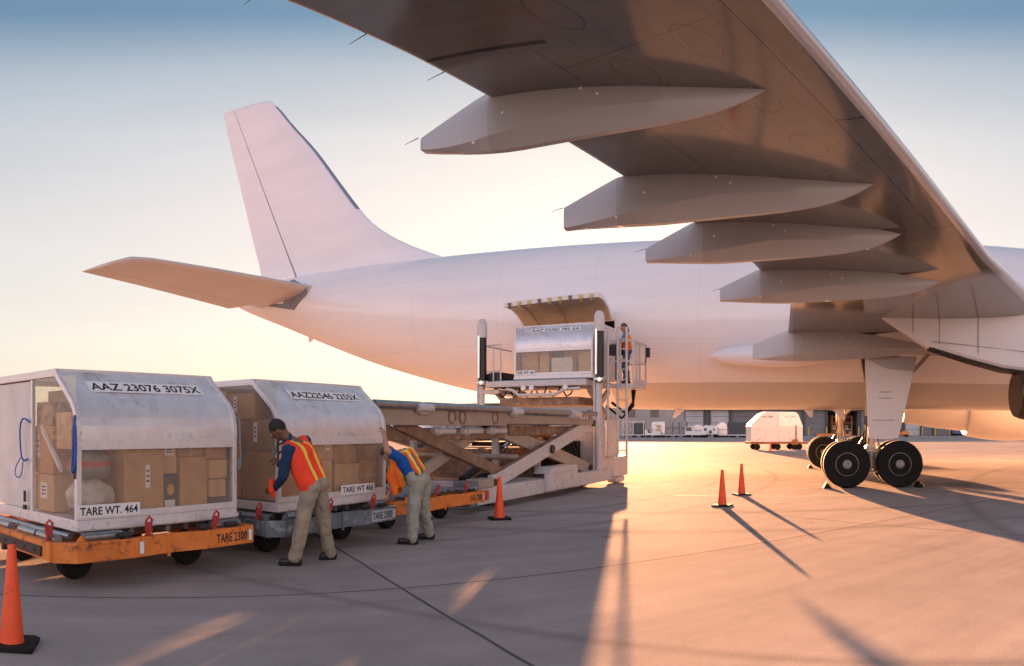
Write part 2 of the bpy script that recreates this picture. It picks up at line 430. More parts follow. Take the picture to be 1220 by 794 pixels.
def interp(tbl, x):
    """monotone piecewise cubic through rows sorted by first column"""
    n = len(tbl)
    if x <= tbl[0][0]: return tbl[0][1:]
    if x >= tbl[-1][0]: return tbl[-1][1:]
    for i in range(n - 1):
        if tbl[i][0] <= x <= tbl[i + 1][0]: break
    h = tbl[i + 1][0] - tbl[i][0]; t = (x - tbl[i][0]) / h; out = []
    for c in range(1, len(tbl[0])):
        def sl_(k): return (tbl[k + 1][c] - tbl[k][c]) / (tbl[k + 1][0] - tbl[k][0])
        def tan_(k):
            if k <= 0: return sl_(0)
            if k >= n - 1: return sl_(n - 2)
            a, b_ = sl_(k - 1), sl_(k)
            return 0 if a * b_ <= 0 else 2 * a * b_ / (a + b_)
        m0, m1 = tan_(i) * h, tan_(i + 1) * h; p0, p1 = tbl[i][c], tbl[i + 1][c]
        out.append((2*t**3 - 3*t*t + 1) * p0 + (t**3 - 2*t*t + t) * m0 + (-2*t**3 + 3*t*t) * p1 + (t**3 - t*t) * m1)
    return out
# x, top z, bottom z, half width
FUS = [(-23.3, 7.70, 7.52, .10), (-23.0, 7.76, 7.40, .22), (-22.2, 7.80, 7.10, .52), (-21.15, 7.82, 6.60, .82), (-19.05, 7.86, 5.75, 1.22), (-16.7, 7.87, 4.80, 1.68),
       (-14.7, 7.86, 4.05, 2.05), (-12.9, 7.84, 3.50, 2.34), (-10.8, 7.83, 2.95, 2.60), (-8.9, 7.82, 2.60, 2.73), (-7.0, 7.82, 2.37, 2.80), (-4.2, 7.82, 2.20, 2.82),
       (-1.5, 7.82, 2.18, 2.82), (20, 7.82, 2.18, 2.82), (24, 7.74, 2.22, 2.75), (27.5, 7.1, 2.5, 2.25), (29.5, 6.0, 3.1, 1.35), (30.4, 4.9, 3.9, .45)]
def fpt(x, ph, out=0.0):
    t, b_, hw = interp(FUS, x)
    zc, hh = (t + b_) / 2, (t - b_) / 2
    return Vector((x, -(hw + out) * sin(ph), zc - (hh + out) * cos(ph)))
DX0, DX1, DP0, DP1 = -7.75, -4.85, radians(45.5), radians(86)
xs = sorted(set([-23.3, -23.15] + [round(-23.0 + .5 * i, 3) for i in range(31)] + [DX0, DX1] + [-7.0 + .35 * i for i in range(7)] + [-4.2, -3, -1.5, 0, 2, 4, 6, 8, 10, 13, 16, 20] + [20 + .6 * i for i in range(1, 17)] + [30.1, 30.4]))
phs = sorted(set([radians(5 * i) for i in range(72)] + [DP0, DP1]))
fb = MB(); nph = len(phs); vs_, fs_ = [], []
for x in xs:
    for ph in phs: vs_.append(fpt(x, ph))
for i in range(len(xs) - 1):
    for k in range(nph):
        a, b_ = phs[k], phs[(k + 1) % nph] if k + 1 < nph else 2 * pi
        if xs[i] >= DX0 - 1e-4 and xs[i + 1] <= DX1 + 1e-4 and a >= DP0 - 1e-4 and b_ <= DP1 + 1e-4: continue
        fs_.append((i * nph + k, i * nph + (k + 1) % nph, (i + 1) * nph + (k + 1) % nph, (i + 1) * nph + k))
fs_.append(tuple(range(nph))); fs_.append(tuple((len(xs) - 1) * nph + k for k in range(nph)))
fb.add(vs_, fs_)

def plane_paint(name, col, belly=None, rough=.22, coat=.6, lines=True):
    m = bpy.data.materials.new(name); N, L = nodes(m); b = N['Principled BSDF']
    tc = N.new('ShaderNodeTexCoord'); sp = N.new('ShaderNodeSeparateXYZ'); L.new(tc.outputs['Object'], sp.inputs[0])
    nz = N.new('ShaderNodeTexNoise'); nz.inputs['Scale'].default_value = .6; nz.inputs['Detail'].default_value = 8; nz.inputs['Roughness'].default_value = .65
    mp = N.new('ShaderNodeMapping'); mp.inputs['Scale'].default_value = (.35, 1, 2.2); L.new(tc.outputs['Object'], mp.inputs[0]); L.new(mp.outputs[0], nz.inputs['Vector'])
    rm = N.new('ShaderNodeValToRGB'); e = rm.color_ramp.elements
    e[0].position = .25; e[0].color = (*[c * .9 for c in col], 1); e[1].position = .6; e[1].color = (*col, 1); L.new(nz.outputs['Fac'], rm.inputs['Fac'])
    out = rm.outputs[0]
    def math_(op, a, bb=None):
        n = N.new('ShaderNodeMath'); n.operation = op
        for i, x in enumerate((a, bb)):
            if x is None: continue
            if isinstance(x, (int, float)): n.inputs[i].default_value = x
            else: L.new(x, n.inputs[i])
        return n.outputs[0]
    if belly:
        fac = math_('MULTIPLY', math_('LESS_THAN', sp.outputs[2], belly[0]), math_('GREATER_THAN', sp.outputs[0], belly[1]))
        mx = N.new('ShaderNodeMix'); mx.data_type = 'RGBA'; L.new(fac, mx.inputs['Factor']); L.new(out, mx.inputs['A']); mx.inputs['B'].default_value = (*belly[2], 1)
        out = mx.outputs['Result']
    if lines:                                # skin joints
        a = math_('LESS_THAN', math_('PINGPONG', math_('ADD', sp.outputs[0], 50.3), 1.6), .006)
        for z in (6.62, 4.25):
            a = math_('MAXIMUM', a, math_('LESS_THAN', math_('ABSOLUTE', math_('SUBTRACT', sp.outputs[2], z)), .007))
        mx = N.new('ShaderNodeMix'); mx.data_type = 'RGBA'; L.new(math_('MULTIPLY', a, .22), mx.inputs['Factor']); L.new(out, mx.inputs['A']); mx.inputs['B'].default_value = (.2, .18, .17, 1)
        out = mx.outputs['Result']
    L.new(out, b.inputs['Base Color'])
    b.inputs['Roughness'].default_value = rough; b.inputs['Coat Weight'].default_value = coat; b.inputs['Coat Roughness'].default_value = .12
    n2 = N.new('ShaderNodeTexNoise'); n2.inputs['Scale'].default_value = .9; n2.inputs['Detail'].default_value = 2; L.new(tc.outputs['Object'], n2.inputs['Vector'])
    bp = N.new('ShaderNodeBump'); bp.inputs['Strength'].default_value = .12; bp.inputs['Distance'].default_value = .03; L.new(n2.outputs['Fac'], bp.inputs['Height'])
    L.new(bp.outputs[0], b.inputs['Normal']); L.new(bp.outputs[0], b.inputs['Coat Normal'])
    return m
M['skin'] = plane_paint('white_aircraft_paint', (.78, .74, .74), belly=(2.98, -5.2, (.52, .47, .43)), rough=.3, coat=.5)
M['skin2'] = plane_paint('white_tail_paint', (.78, .74, .76), None, rough=.35, coat=.4, lines=False)
M['fair'] = plane_paint('grey_fairing_paint', (.40, .39, .385), None, rough=.35, coat=.25, lines=False)
M['fair2'] = plane_paint('pale_flap_fairing_paint', (.47, .47, .49), None, rough=.35, coat=.25, lines=False)
M['stab'] = plane_paint('grey_stabiliser_paint', (.50, .45, .42), None, rough=.35, coat=.3, lines=False)
M['strip'] = mat('bare_metal_leading_edge', (.24, .27, .34), .35, .5, var=.1)
M['seal'] = mat('grey_seal_plate', (.20, .21, .24), .5, .3, var=.15)
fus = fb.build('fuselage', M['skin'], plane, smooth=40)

# cargo hold seen through the opening: a lined box butted inside the skin
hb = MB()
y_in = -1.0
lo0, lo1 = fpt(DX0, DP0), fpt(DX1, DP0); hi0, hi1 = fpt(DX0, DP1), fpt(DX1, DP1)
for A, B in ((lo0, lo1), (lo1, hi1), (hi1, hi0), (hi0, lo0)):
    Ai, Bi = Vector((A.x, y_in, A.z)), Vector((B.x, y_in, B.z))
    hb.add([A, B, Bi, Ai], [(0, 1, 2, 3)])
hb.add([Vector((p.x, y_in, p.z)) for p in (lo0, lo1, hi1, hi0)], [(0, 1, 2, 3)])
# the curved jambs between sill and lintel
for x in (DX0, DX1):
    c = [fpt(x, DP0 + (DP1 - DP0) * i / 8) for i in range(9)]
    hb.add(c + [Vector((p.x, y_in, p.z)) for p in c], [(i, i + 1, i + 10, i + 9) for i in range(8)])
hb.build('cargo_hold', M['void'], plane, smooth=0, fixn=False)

# the open cargo door, swung up about its top hinge
M['door_in'] = mat('beige_door_lining', (.50, .41, .30), .55, var=.12, vscale=2)
M['gunmetal'] = mat('dull_gunmetal', (.16, .15, .13), .5, .4)
M['latch_y'] = mat('yellow_green_primer', (.55, .46, .18), .5, var=.2, vscale=8)
hx0, hx1 = DX0 + .02, DX1 - .02
hinge = fpt((DX0 + DX1) / 2, DP1, .03)
ROTD = radians(-127)
def door_pt(x, ph, out):
    p = fpt(x, ph, out) - Vector((0, hinge.y, hinge.z))
    y, z = p.y, p.z
    return Vector((x, hinge.y + y * cos(ROTD) - z * sin(ROTD), hinge.z + y * sin(ROTD) + z * cos(ROTD)))
db = MB(); rows_o, rows_i = [], []
ND = 12
for i in range(ND + 1):
    ph = DP0 + (DP1 - DP0) * i / ND
    rows_o.append([door_pt(hx0 + (hx1 - hx0) * k / 6, ph, .02) for k in range(7)])
    rows_i.append([door_pt(hx0 + (hx1 - hx0) * k / 6, ph, -.11) for k in range(7)])
ring = [o + i[::-1] for o, i in zip(rows_o, rows_i)]
db.rings(ring, 0, True)
door = db.build('cargo_door', M['skin2'], plane, smooth=40)
lb = MB()
for i in range(ND):
    a0, a1 = DP0 + .03 + (DP1 - DP0 - .06) * i / ND, DP0 + .03 + (DP1 - DP0 - .06) * (i + 1) / ND
    q = [door_pt(hx0 + .06, a0, -.115), door_pt(hx1 - .06, a0, -.115), door_pt(hx1 - .06, a1, -.115), door_pt(hx0 + .06, a1, -.115)]
    q2 = [door_pt(hx0 + .06, a0, -.125), door_pt(hx1 - .06, a0, -.125), door_pt(hx1 - .06, a1, -.125), door_pt(hx0 + .06, a1, -.125)]
    lb.add(q + q2, [(0, 1, 2, 3), (4, 7, 6, 5), (0, 4, 5, 1), (1, 5, 6, 2), (2, 6, 7, 3), (3, 7, 4, 0)])
lb.build('door_lining', M['door_in'], door, smooth=30)
for k in range(9):
    x = hx0 + .2 + (hx1 - hx0 - .4) * k / 8
    b = MB()
    p0, p1 = door_pt(x, DP0 - .012, .0), door_pt(x, DP0 - .012, -.10)
    b.bar(p0, p1, .09, .035); b.tube(p1 + V(0, 0, -.02), p1 + V(.0, .05, -.07), .02, n=6)
    b.build('door_latch', M['latch_y'] if k % 3 else M['gunmetal'], door)
for x in (hx0 + .5, (hx0 + hx1) / 2, hx1 - .5):
    b = MB(); pts = [door_pt(x, DP0 + .05 + (DP1 - DP0 - .08) * i / 10, -.15) for i in range(11)]
    b.path(pts, .02, 6); b.build('door_rib', M['door_in'], door)

# fin and rudder
def airfoil(c):                              # half thickness distribution
    return 5 * .5 * (.2969 * sqrt(c) - .126 * c - .3516 * c * c + .2843 * c ** 3 - .1036 * c ** 4) * 2
FIN = [(7.55, -11.3, -20.45), (7.9, -11.9, -20.55), (8.25, -12.75, -20.62), (8.6, -13.5, -20.7), (9.1, -14.35, -20.86), (9.7, -15.1, -21.05), (10.3, -15.62, -21.23),
       (11.5, -16.55, -21.58), (13, -17.7, -22.03), (14.3, -18.87, -22.42), (15.3, -19.70, -22.72), (15.55, -19.95, -22.79), (15.68, -20.18, -22.83), (15.75, -20.45, -22.85), (15.80, -20.9, -22.87)]
FZ = [7.55, 7.7, 7.9, 8.1, 8.3, 8.5, 8.75, 9.0, 9.3, 9.6, 9.9, 10.2, 10.6, 11, 11.5, 12, 12.5, 13, 13.5, 14, 14.5, 15, 15.3, 15.55, 15.65, 15.72, 15.77, 15.80]
def fin_rings(f0, f1, grow=0.0, zmin=None, n=12):
    R = []
    for z in FZ:
        xl, xt = interp(FIN, z)
        if zmin and z < zmin: continue
        c = xl - xt; uh = (xl + 18.66 + (z - 8.0) * .4465) / c
        g0, g1 = (uh + f0[1] if isinstance(f0, tuple) else f0), (uh + f1[1] if isinstance(f1, tuple) else f1)
        tk = .095 * min(c, 5.2) if z < 15.7 else .05 * c
        # hinge line position fraction along the chord
        top, bot = [], []
        for i in range(n + 1):
            u = g0 + (g1 - g0) * (1 - cos(pi * i / n)) / 2
            h = airfoil(u) * tk + grow + .006
            zz = z + (u - .3) * .16 * max(0, (z - 15)) if z > 15 else z
            top.append(Vector((xl - u * c, -h, zz))); bot.append(Vector((xl - u * c, h, zz)))
        R.append(top + bot[::-1])
    return R
b = MB(); b.rings(fin_rings(0, ('h', -.004))); fin = b.build('tail_fin', M['skin2'], plane, smooth=50)
b = MB(); b.rings(fin_rings(('h', .005), 1.0, 0, 7.9)); b.build('rudder', M['skin2'], fin, smooth=50)
b = MB(); b.rings(fin_rings(('h', -.02), ('h', .02), -.025, 7.9, 3)); b.build('hinge_seal', M['seal'], fin, smooth=50)
b = MB()
b.rings(fin_rings(0, .022, .010, 10.2)[:-5]); b.build('leading_edge_strip', M['strip'], fin, smooth=50)
# root fillet along the fin
b = MB(); R = []
for i in range(15):
    x = -11.6 - 8.9 * i / 14; t, bo, hw = interp(FUS, x)
    wv = .12 + .32 * sin(pi * min(1, (i + .6) / 11))
    R.append([Vector((x, s * wv * k, t + .16 - .42 * k ** 2 * 1.0)) for s, k in ((-1, 1.5), (-1, 1.0), (-1, .6), (1, .6), (1, 1.0), (1, 1.5))])
b.rings(R); b.build('fin_fillet', M['skin2'], plane, smooth=60)

# tailplanes
def tailplane(sg):
    LE0, TE0, LE1, TE1 = V(-16.6, -1.1, 6.98), V(-21.0, -.75, 6.55), V(-20.0, -7.75, 7.66), V(-22.6, -8.1, 7.5)
    R = []; R2 = []
    for j in range(12):
        s = j / 10 if j < 10 else (.97 if j == 10 else 1.0)
        L_, T_ = LE0.lerp(LE1, s), TE0.lerp(TE1, s)
        if j == 10: L_ = L_.lerp(T_, .05)
        if j == 11: L_ = L_.lerp(T_, .24)
        c = (L_ - T_).length; ringm, ringe = [], []
        def pt(u, up):
            p = L_.lerp(T_, u); h = airfoil(u) * .10 * c * (1 if j < 11 else .5) + .005
            return Vector((p.x, sg * -p.y, p.z + (h if up else -h)))
        us = [(1 - cos(pi * i / 10)) / 2 * .70 for i in range(11)]
        R.append([pt(u, True) for u in us] + [pt(u, False) for u in us[::-1]])
        us = [.707 + .293 * i / 5 for i in range(6)]
        R2.append([pt(u, True) for u in us] + [pt(u, False) for u in us[::-1]])
    b = MB(); b.rings(R); st = b.build('tailplane', M['stab'], plane, smooth=50)
    b = MB(); b.rings(R2[1:]); b.build('elevator', M['stab'], st, smooth=50)
    # seal plate on the fuselage side
    y = sg * 1.0
    b = MB(); b.prism([(x_, sg * (y_ + .0), z_) for x_, y_, z_ in ((-16.9, 1.66, 7.02), (-17.65, 1.52, 7.42), (-18.5, 1.36, 7.30), (-19.5, 1.06, 6.75), (-19.2, 1.12, 6.55), (-18.7, 1.22, 6.45), (-17.7, 1.44, 6.22), (-17.0, 1.60, 6.72))], (0, sg * .05, 0))
    b.build('seal_plate', M['seal'], st, smooth=0, bevel=.02)
tailplane(-1); tailplane(1)

# wings
WS = [(-1.2, 10.4, 4.25, .3, 3.82), (-2.8, 9.45, 4.30, .3, 3.86), (-6.2, 7.35, 4.40, .3, 4.0), (-9.6, 5.3, 4.5, .3, 4.15), (-12.3, 3.66, 4.56, -.38, 4.32), (-15.9, 1.72, 4.72, -1.87, 4.64),
      (-18.9, .03, 4.9, -3.12, 4.88), (-21.8, -1.75, 5.1, -4.4, 5.1), (-22.3, -2.4, 5.14, -4.6, 5.14)]
def wing_sec(y):
    t = [(-a[0],) + a[1:] for a in WS]
    for i in range(len(t) - 1):
        if t[i][0] <= y <= t[i + 1][0]:
            k = (y - t[i][0]) / (t[i + 1][0] - t[i][0]); return [t[i][c] + k * (t[i + 1][c] - t[i][c]) for c in range(1, 5)]
    return t[-1][1:]
def wing_pt(y, u, up):                       # y = distance from the centre line, u = 0 at the leading edge
    xl, zl, xt, zt = wing_sec(y); c = xl - xt
    tk = (.115 if y < 9 else .105) * c
    h = airfoil(u) * tk
    z = zl + (zt - zl) * u
    cam_ = .018 * c * sin(pi * min(1, u ** .8))
    # lower side: full in front, hollowing to a thin flap behind
    hl = h * (1.0 if u < .45 else 1 - .38 * (u - .45) / .55)
    return Vector((xl - u * c, y, z + cam_ + h + .004 if up else z + cam_ - hl - .004))

def wing_material():
    m = bpy.data.materials.new('grey_wing_skin'); N, L = nodes(m); b = N['Principled BSDF']
    uv = N.new('ShaderNodeUVMap'); uv.uv_map = 'chord'
    sp = N.new('ShaderNodeSeparateXYZ'); L.new(uv.outputs[0], sp.inputs[0]); U, Vv = sp.outputs[0], sp.outputs[1]
    tc = N.new('ShaderNodeTexCoord')
    def math_(op, a, bb=None):
        n = N.new('ShaderNodeMath'); n.operation = op
        for i, x in enumerate((a, bb)):
            if x is None: continue
            if isinstance(x, (int, float)): n.inputs[i].default_value = x
            else: L.new(x, n.inputs[i])
        return n.outputs[0]
    def between(x, a, c): return math_('MULTIPLY', math_('GREATER_THAN', x, a), math_('LESS_THAN', x, c))
    def ln(x, p, w): return math_('LESS_THAN', math_('ABSOLUTE', math_('SUBTRACT', x, p)), w)
    ls = None
    def put(x, k=1.0):
        nonlocal ls
        x = math_('MULTIPLY', x, k)
        ls = x if ls is None else math_('MAXIMUM', ls, x)
    put(ln(U, .115, .0022), .9)                       # slat trailing line
    put(ln(U, .17, .001), .5)
    put(math_('MULTIPLY', ln(U, .70, .0016), math_('LESS_THAN', Vv, 18.7)), .9)      # flap shroud line
    put(math_('MULTIPLY', ln(U, .76, .0010), between(Vv, 12.6, 20)), .5)
    put(ln(U, .30, .0010), .6); put(ln(U, .47, .0010), .55); put(ln(U, .58, .0010), .55)
    for y in (8.2, 11.2, 14.1, 17.2, 20.0): put(math_('MULTIPLY', ln(Vv, y, .012), math_('LESS_THAN', U, .115)), 1.0)     # slat ends
    for y in (10.1, 13.1, 16.4, 19.1): put(math_('MULTIPLY', ln(math_('ADD', Vv, math_('MULTIPLY', U, 1.2)), y, .006), between(U, .17, .70)), .6)
    for y, w_ in ((9.6, .014), (18.72, .028)): put(math_('MULTIPLY', ln(Vv, y, w_), math_('GREATER_THAN', U, .64)), 1.0)
    # oval tank access panels
    for u0, off in ((.27, 0.0), (.52, .45)):
        fx = math_('SUBTRACT', math_('FRACT', math_('ADD', math_('MULTIPLY', Vv, 1.05), off)), .5)
        a = math_('POWER', math_('DIVIDE', fx, .26), 2.0); c = math_('POWER', math_('DIVIDE', math_('SUBTRACT', U, u0), .05), 2.0)
        put(ln(math_('ADD', a, c), 1.0, .07), .55)
    nz = N.new('ShaderNodeTexNoise'); nz.inputs['Scale'].default_value = .9; nz.inputs['Detail'].default_value = 8; nz.inputs['Roughness'].default_value = .65
    L.new(tc.outputs['Object'], nz.inputs['Vector'])
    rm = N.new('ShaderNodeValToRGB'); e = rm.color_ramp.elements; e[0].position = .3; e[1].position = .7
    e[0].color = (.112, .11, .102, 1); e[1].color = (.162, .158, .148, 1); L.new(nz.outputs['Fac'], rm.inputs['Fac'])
    # streaks of grime running with the airflow
    mp = N.new('ShaderNodeMapping'); mp.inputs['Scale'].default_value = (.35, 5, 1); L.new(tc.outputs['Object'], mp.inputs[0])
    n2 = N.new('ShaderNodeTexNoise'); n2.inputs['Scale'].default_value = 1.4; n2.inputs['Detail'].default_value = 5; L.new(mp.outputs[0], n2.inputs['Vector'])
    mr = N.new('ShaderNodeMapRange'); mr.inputs['From Min'].default_value = .5; mr.inputs['From Max'].default_value = .8; mr.inputs['To Max'].default_value = .45; L.new(n2.outputs['Fac'], mr.inputs['Value'])
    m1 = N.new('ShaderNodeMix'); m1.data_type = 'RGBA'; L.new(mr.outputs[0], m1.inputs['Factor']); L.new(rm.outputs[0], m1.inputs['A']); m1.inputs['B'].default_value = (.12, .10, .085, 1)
    mx = N.new('ShaderNodeMix'); mx.data_type = 'RGBA'; L.new(ls, mx.inputs['Factor']); L.new(m1.outputs['Result'], mx.inputs['A']); mx.inputs['B'].default_value = (.02, .018, .016, 1)
    # bright bare-metal slat nose
    m3 = N.new('ShaderNodeMix'); m3.data_type = 'RGBA'; L.new(math_('LESS_THAN', U, .03), m3.inputs['Factor']); L.new(mx.outputs['Result'], m3.inputs['A']); m3.inputs['B'].default_value = (.45, .44, .46, 1)
    L.new(m3.outputs['Result'], b.inputs['Base Color'])
    mrr = N.new('ShaderNodeMapRange'); mrr.inputs['To Min'].default_value = .06; mrr.inputs['To Max'].default_value = .22; L.new(nz.outputs['Fac'], mrr.inputs['Value']); L.new(mrr.outputs[0], b.inputs['Roughness'])
    b.inputs['Metallic'].default_value = .1; b.inputs['Coat Weight'].default_value = .7; b.inputs['Coat Roughness'].default_value = .10; b.inputs['Coat IOR'].default_value = 1.55
    n4 = N.new('ShaderNodeTexNoise'); n4.inputs['Scale'].default_value = .7; n4.inputs['Detail'].default_value = 1; L.new(tc.outputs['Object'], n4.inputs['Vector'])
    bp = N.new('ShaderNodeBump'); bp.inputs['Strength'].default_value = .25; bp.inputs['Distance'].default_value = .05; L.new(n4.outputs['Fac'], bp.inputs['Height']); L.new(bp.outputs[0], b.inputs['Normal'])
    return m
M['wing'] = wing_material()
def wing(sg):
    ys = [1.2, 2.0, 2.8, 4, 5, 6.2, 7, 7.9, 8.7, 9.6, 10.5, 11.4, 12.3, 13.2, 14.1, 15, 15.9, 16.9, 17.9, 18.9, 19.9, 20.8, 21.6, 22.0, 22.3]
    nu = 22; us = [(1 - cos(pi * i / nu)) / 2 for i in range(nu + 1)]
    R = []
    for y in ys:
        r = [wing_pt(y, u, True) for u in us] + [wing_pt(y, u, False) for u in us[-2:0:-1]]
        R.append([Vector((p.x, sg * p.y, p.z)) for p in r])
    uvr = [(u, 1) for u in us] + [(u, 0) for u in us[-2:0:-1]]
    b = MB(); b.rings(R)
    o = b.build('wing', M['wing'], plane, smooth=50)
    uvl = o.data.uv_layers.new(name='chord'); n = len(uvr)
    for lp in o.data.loops:
        vi = lp.vertex_index; uvl.data[lp.index].uv = (uvr[vi % n][0], ys[vi // n])
    return o
wr = wing(-1); wl_ = wing(1)

# flap track fairings: y, x tail, z tail top, z tail bottom, x at wing trailing edge, z there, keel z, x nose, z nose, width
FT = [(17.95, -3.52, 4.56, 4.42, -2.77, 4.85, 4.26, -.10, 4.70, .30), (15.85, -2.62, 4.33, 4.05, -1.86, 4.65, 4.02, 1.18, 4.56, .36),
      (14.2, -1.88, 4.17, 3.97, -1.12, 4.53, 3.90, 1.80, 4.40, .38), (11.9, -.98, 4.01, 3.78, -.26, 4.33, 3.71, 2.90, 4.20, .42), (6.0, -.60, 3.68, 3.31, .36, 4.08, 3.23, 3.9, 3.72, .50)]
def fairing(y, xt, zt, zb, xe, ze, zk, xn, zn, w, sg, parent):
    zk += .05; zb += .02
    y -= w / 2
    R = []
    n = 22
    for i in range(n + 1):
        t = i / n; x = xt + (xn - xt) * t
        e = (xe - xt) / (xn - xt)
        if t < e: top = zt + (ze - zt) * (t / e); 
        else:
            s = (t - e) / (1 - e); top = ze + (zn - ze) * s + .06 * sin(pi * s)
            # sink the roof of the fairing a little into the wing
            top += .03 * sin(pi * min(1, s * 1.0))
        tk = min(1, t / max(e, .01)); kb = zb + (zk - zb) * (1 - (1 - min(1, t / .30)) ** 2)
        if t >= .30:
            s = (t - .30) / .70; kb = zk + (zn - .01 - zk) * (.42 * s ** 1.15 + .58 * s ** 6)
        f = max(.02, min(1, (.45 + .55 * min(1, t / e)))) * (1 if t < .35 else max(.012, 1 - ((t - .35) / .65) ** 1.5))
        hw = w / 2 * f
        hgt = max(top - kb, .012)
        ch = kb + hgt * (.02 + .40 * min(1, t / .5))
        R.append([Vector((x, sg * (y - hw * .9), top)), Vector((x, sg * (y - hw), top * .5 + ch * .5)), Vector((x, sg * (y - hw), ch)), Vector((x, sg * (y - hw * .3), kb)), Vector((x, sg * (y + hw * .3), kb)),
                  Vector((x, sg * (y + hw), ch)), Vector((x, sg * (y + hw), top * .5 + ch * .5)), Vector((x, sg * (y + hw * .9), top))])
    b = MB(); b.rings(R)
    for i_, f_ in enumerate(b.f):
        if len(f_) == 4 and max(b.v[k_][0] for k_ in f_) < xe + .5 * (xn - xt) / n: b.m[i_] = 1
    for tt, hh in ((.30, .45), (.52, .62), (.55, .40), (.20, .12)):
        i_ = int(tt * n); a_, c_ = R[i_][7 if len(R[i_]) > 7 else -3], R[i_][6]
        ys_ = sg * (abs(R[i_][5].y)) if False else R[i_][5].y
        zt_, zc_ = R[i_][7].z, R[i_][5].z
        yy = max((p.y for p in R[i_]), key=lambda v: sg * v)
        zz = zc_ + (zt_ - zc_) * hh if hh > .2 else zc_ - .02
        b.ell((R[i_][0].x, yy, zz), (.016, .005, .016), nu=8, nv=5, mi=2)
    return b.build('flap_track_fairing', [M['fair'], M['fair2'], M['plate']], parent, smooth=18)
for a in FT: fairing(*a, -1, wr)
for a in FT: fairing(*a, 1, wl_)
# static wicks and the dark slots between the flap panels
for y in (18.5, 19.3, 20.2):
    xl, zl, xt, zt = wing_sec(y); b = MB(); b.tube(V(xt + .02, -y, zt), V(xt - .16, -y - .01, zt - .05), .005, .002, 5); b.build('static_wick', M['black'], wr)
for a in FT[:4]:
    b = MB(); b.tube(V(a[1] + .02, -a[0] + .0, (a[2]) - .03), V(a[1] - .14, -a[0], a[2] - .07), .005, .002, 5); b.build('static_wick', M['black'], wr)
# fixed fairing on the fuselage behind the inner flap track
b = MB(); R = []
for i in range(13):
    t = i / 12; x = -1.95 + 4.2 * t; r = .34 * sqrt(max(.004, 1 - (1 - min(1, t / .45)) ** 2)) * (1 if t < .6 else 1 - .75 * (t - .6) / .4)
    R.append([Vector((x, -2.86 - r * .9 * sin(a), 3.70 + .02 * t - r * cos(a))) for a in [radians(18 * k) for k in range(20)]])
b.rings(R); b.build('root_fairing', M['skin2'], plane, smooth=50)
# engines and pylons
M['nacelle'] = plane_paint('white_nacelle_paint', (.72, .66, .60), None, rough=.35, coat=.3, lines=False)
M['pylon'] = plane_paint('light_grey_pylon_paint', (.70, .66, .66), None, rough=.35, coat=.2, lines=False)
M['exh'] = mat('heat_stained_exhaust', (.11, .08, .06), .4, .8, var=.3, vscale=3)
def engine(sg):
    ey, ez = sg * 7.9, 2.38
    Mx = Matrix.Translation((0, ey, ez)) @ Matrix.Rotation(pi / 2, 4, 'Y')      # lathe z -> +x
    b = MB(); b.lathe([(1.12, 8.45), (1.20, 8.6), (1.36, 9.6), (1.42, 10.6), (1.36, 11.8), (1.22, 12.25), (1.1, 12.3), (1.05, 12.0), (1.12, 10.5), (1.1, 8.46)], Mx, 40)
    e = b.build('engine', M['nacelle'], plane, smooth=40)
    b = MB(); b.lathe([(.54, 5.6), (.60, 5.75), (.80, 7.0), (.93, 8.2), (.95, 9.0), (.5, 9.0), (.48, 5.62)], Mx, 36); b.build('core_cowl', M['nacelle'] if sg > 0 else M['exh'], e, smooth=40)
    b = MB(); b.lathe([(.50, 5.62), (.475, 5.63), (.45, 7.0), (.02, 7.0)], Mx, 36); b.build('exhaust_nozzle', M['void'], e, smooth=40)
    b = MB(); b.lathe([(.03, 5.75), (.16, 6.15), (.28, 6.99)], Mx, 24); b.build('exhaust_plug', M['void'], e, smooth=40)
    # pylon: a thin streamlined box from the wing to the engine
    b = MB(); R = []
    prof = [(2.2, 4.22, 4.32), (2.8, 3.82, 4.36), (3.47, 3.40, 4.40), (4.4, 3.12, 4.45), (5.2, 2.93, 4.5), (6.0, 2.85, 4.52), (7.2, 3.1, 4.5), (8.5, 3.35, 4.15), (10.2, 3.6, 3.85)]
    for x, z0, z1 in prof:
        w = .05 + .27 * min(1, (x - 2.2) / 2.6) * (1 if x < 7 else 1 - .7 * (x - 7) / 3.2)
        R.append([Vector((x, ey + sg * 0 - w, z1)), Vector((x, ey - w, z0 + .12)), Vector((x, ey - w * .7, z0)), Vector((x, ey + w * .7, z0)), Vector((x, ey + w, z0 + .12)), Vector((x, ey + w, z1))])
    b.rings(R); py = b.build('engine_pylon', M['pylon'], plane, smooth=30)
    # dark heat shield along the pylon's lower edge
    b = MB(); R = []
    for x, z0, z1 in prof[2:6]:
        w = .32 * min(1, (x - 2.2) / 2.6)
        R.append([Vector((x, ey - w * .86 - .012, z0 + .05)), Vector((x, ey - w * .8 - .012, z0 + .0)), Vector((x, ey, z0 - .05)), Vector((x, ey + w * .8 + .012, z0 + .0)), Vector((x, ey + w * .86 + .012, z0 + .05))])
    b.rings(R); b.build('heat_shield', M['dark_steel'], py, smooth=30)
    for k, (x, za, zb_) in enumerate(((3.1, 3.75, 4.3), (3.7, 3.5, 4.35), (4.6, 3.3, 4.42))):
        w = .05 + .27 * min(1, (x - 2.2) / 2.6) + .004
        b = MB(); b.b2((x - .008, ey - w - .004, za), (x + .008, ey - w + .004, zb_)); b.build('panel_seam', M['seal'], py, smooth=0)
    b = MB(); b.bar((3.5, ey - .26, 3.55), (5.8, ey - .335, 3.36), .008, .015); b.build('panel_seam', M['seal'], py, smooth=0)
engine(-1); engine(1)

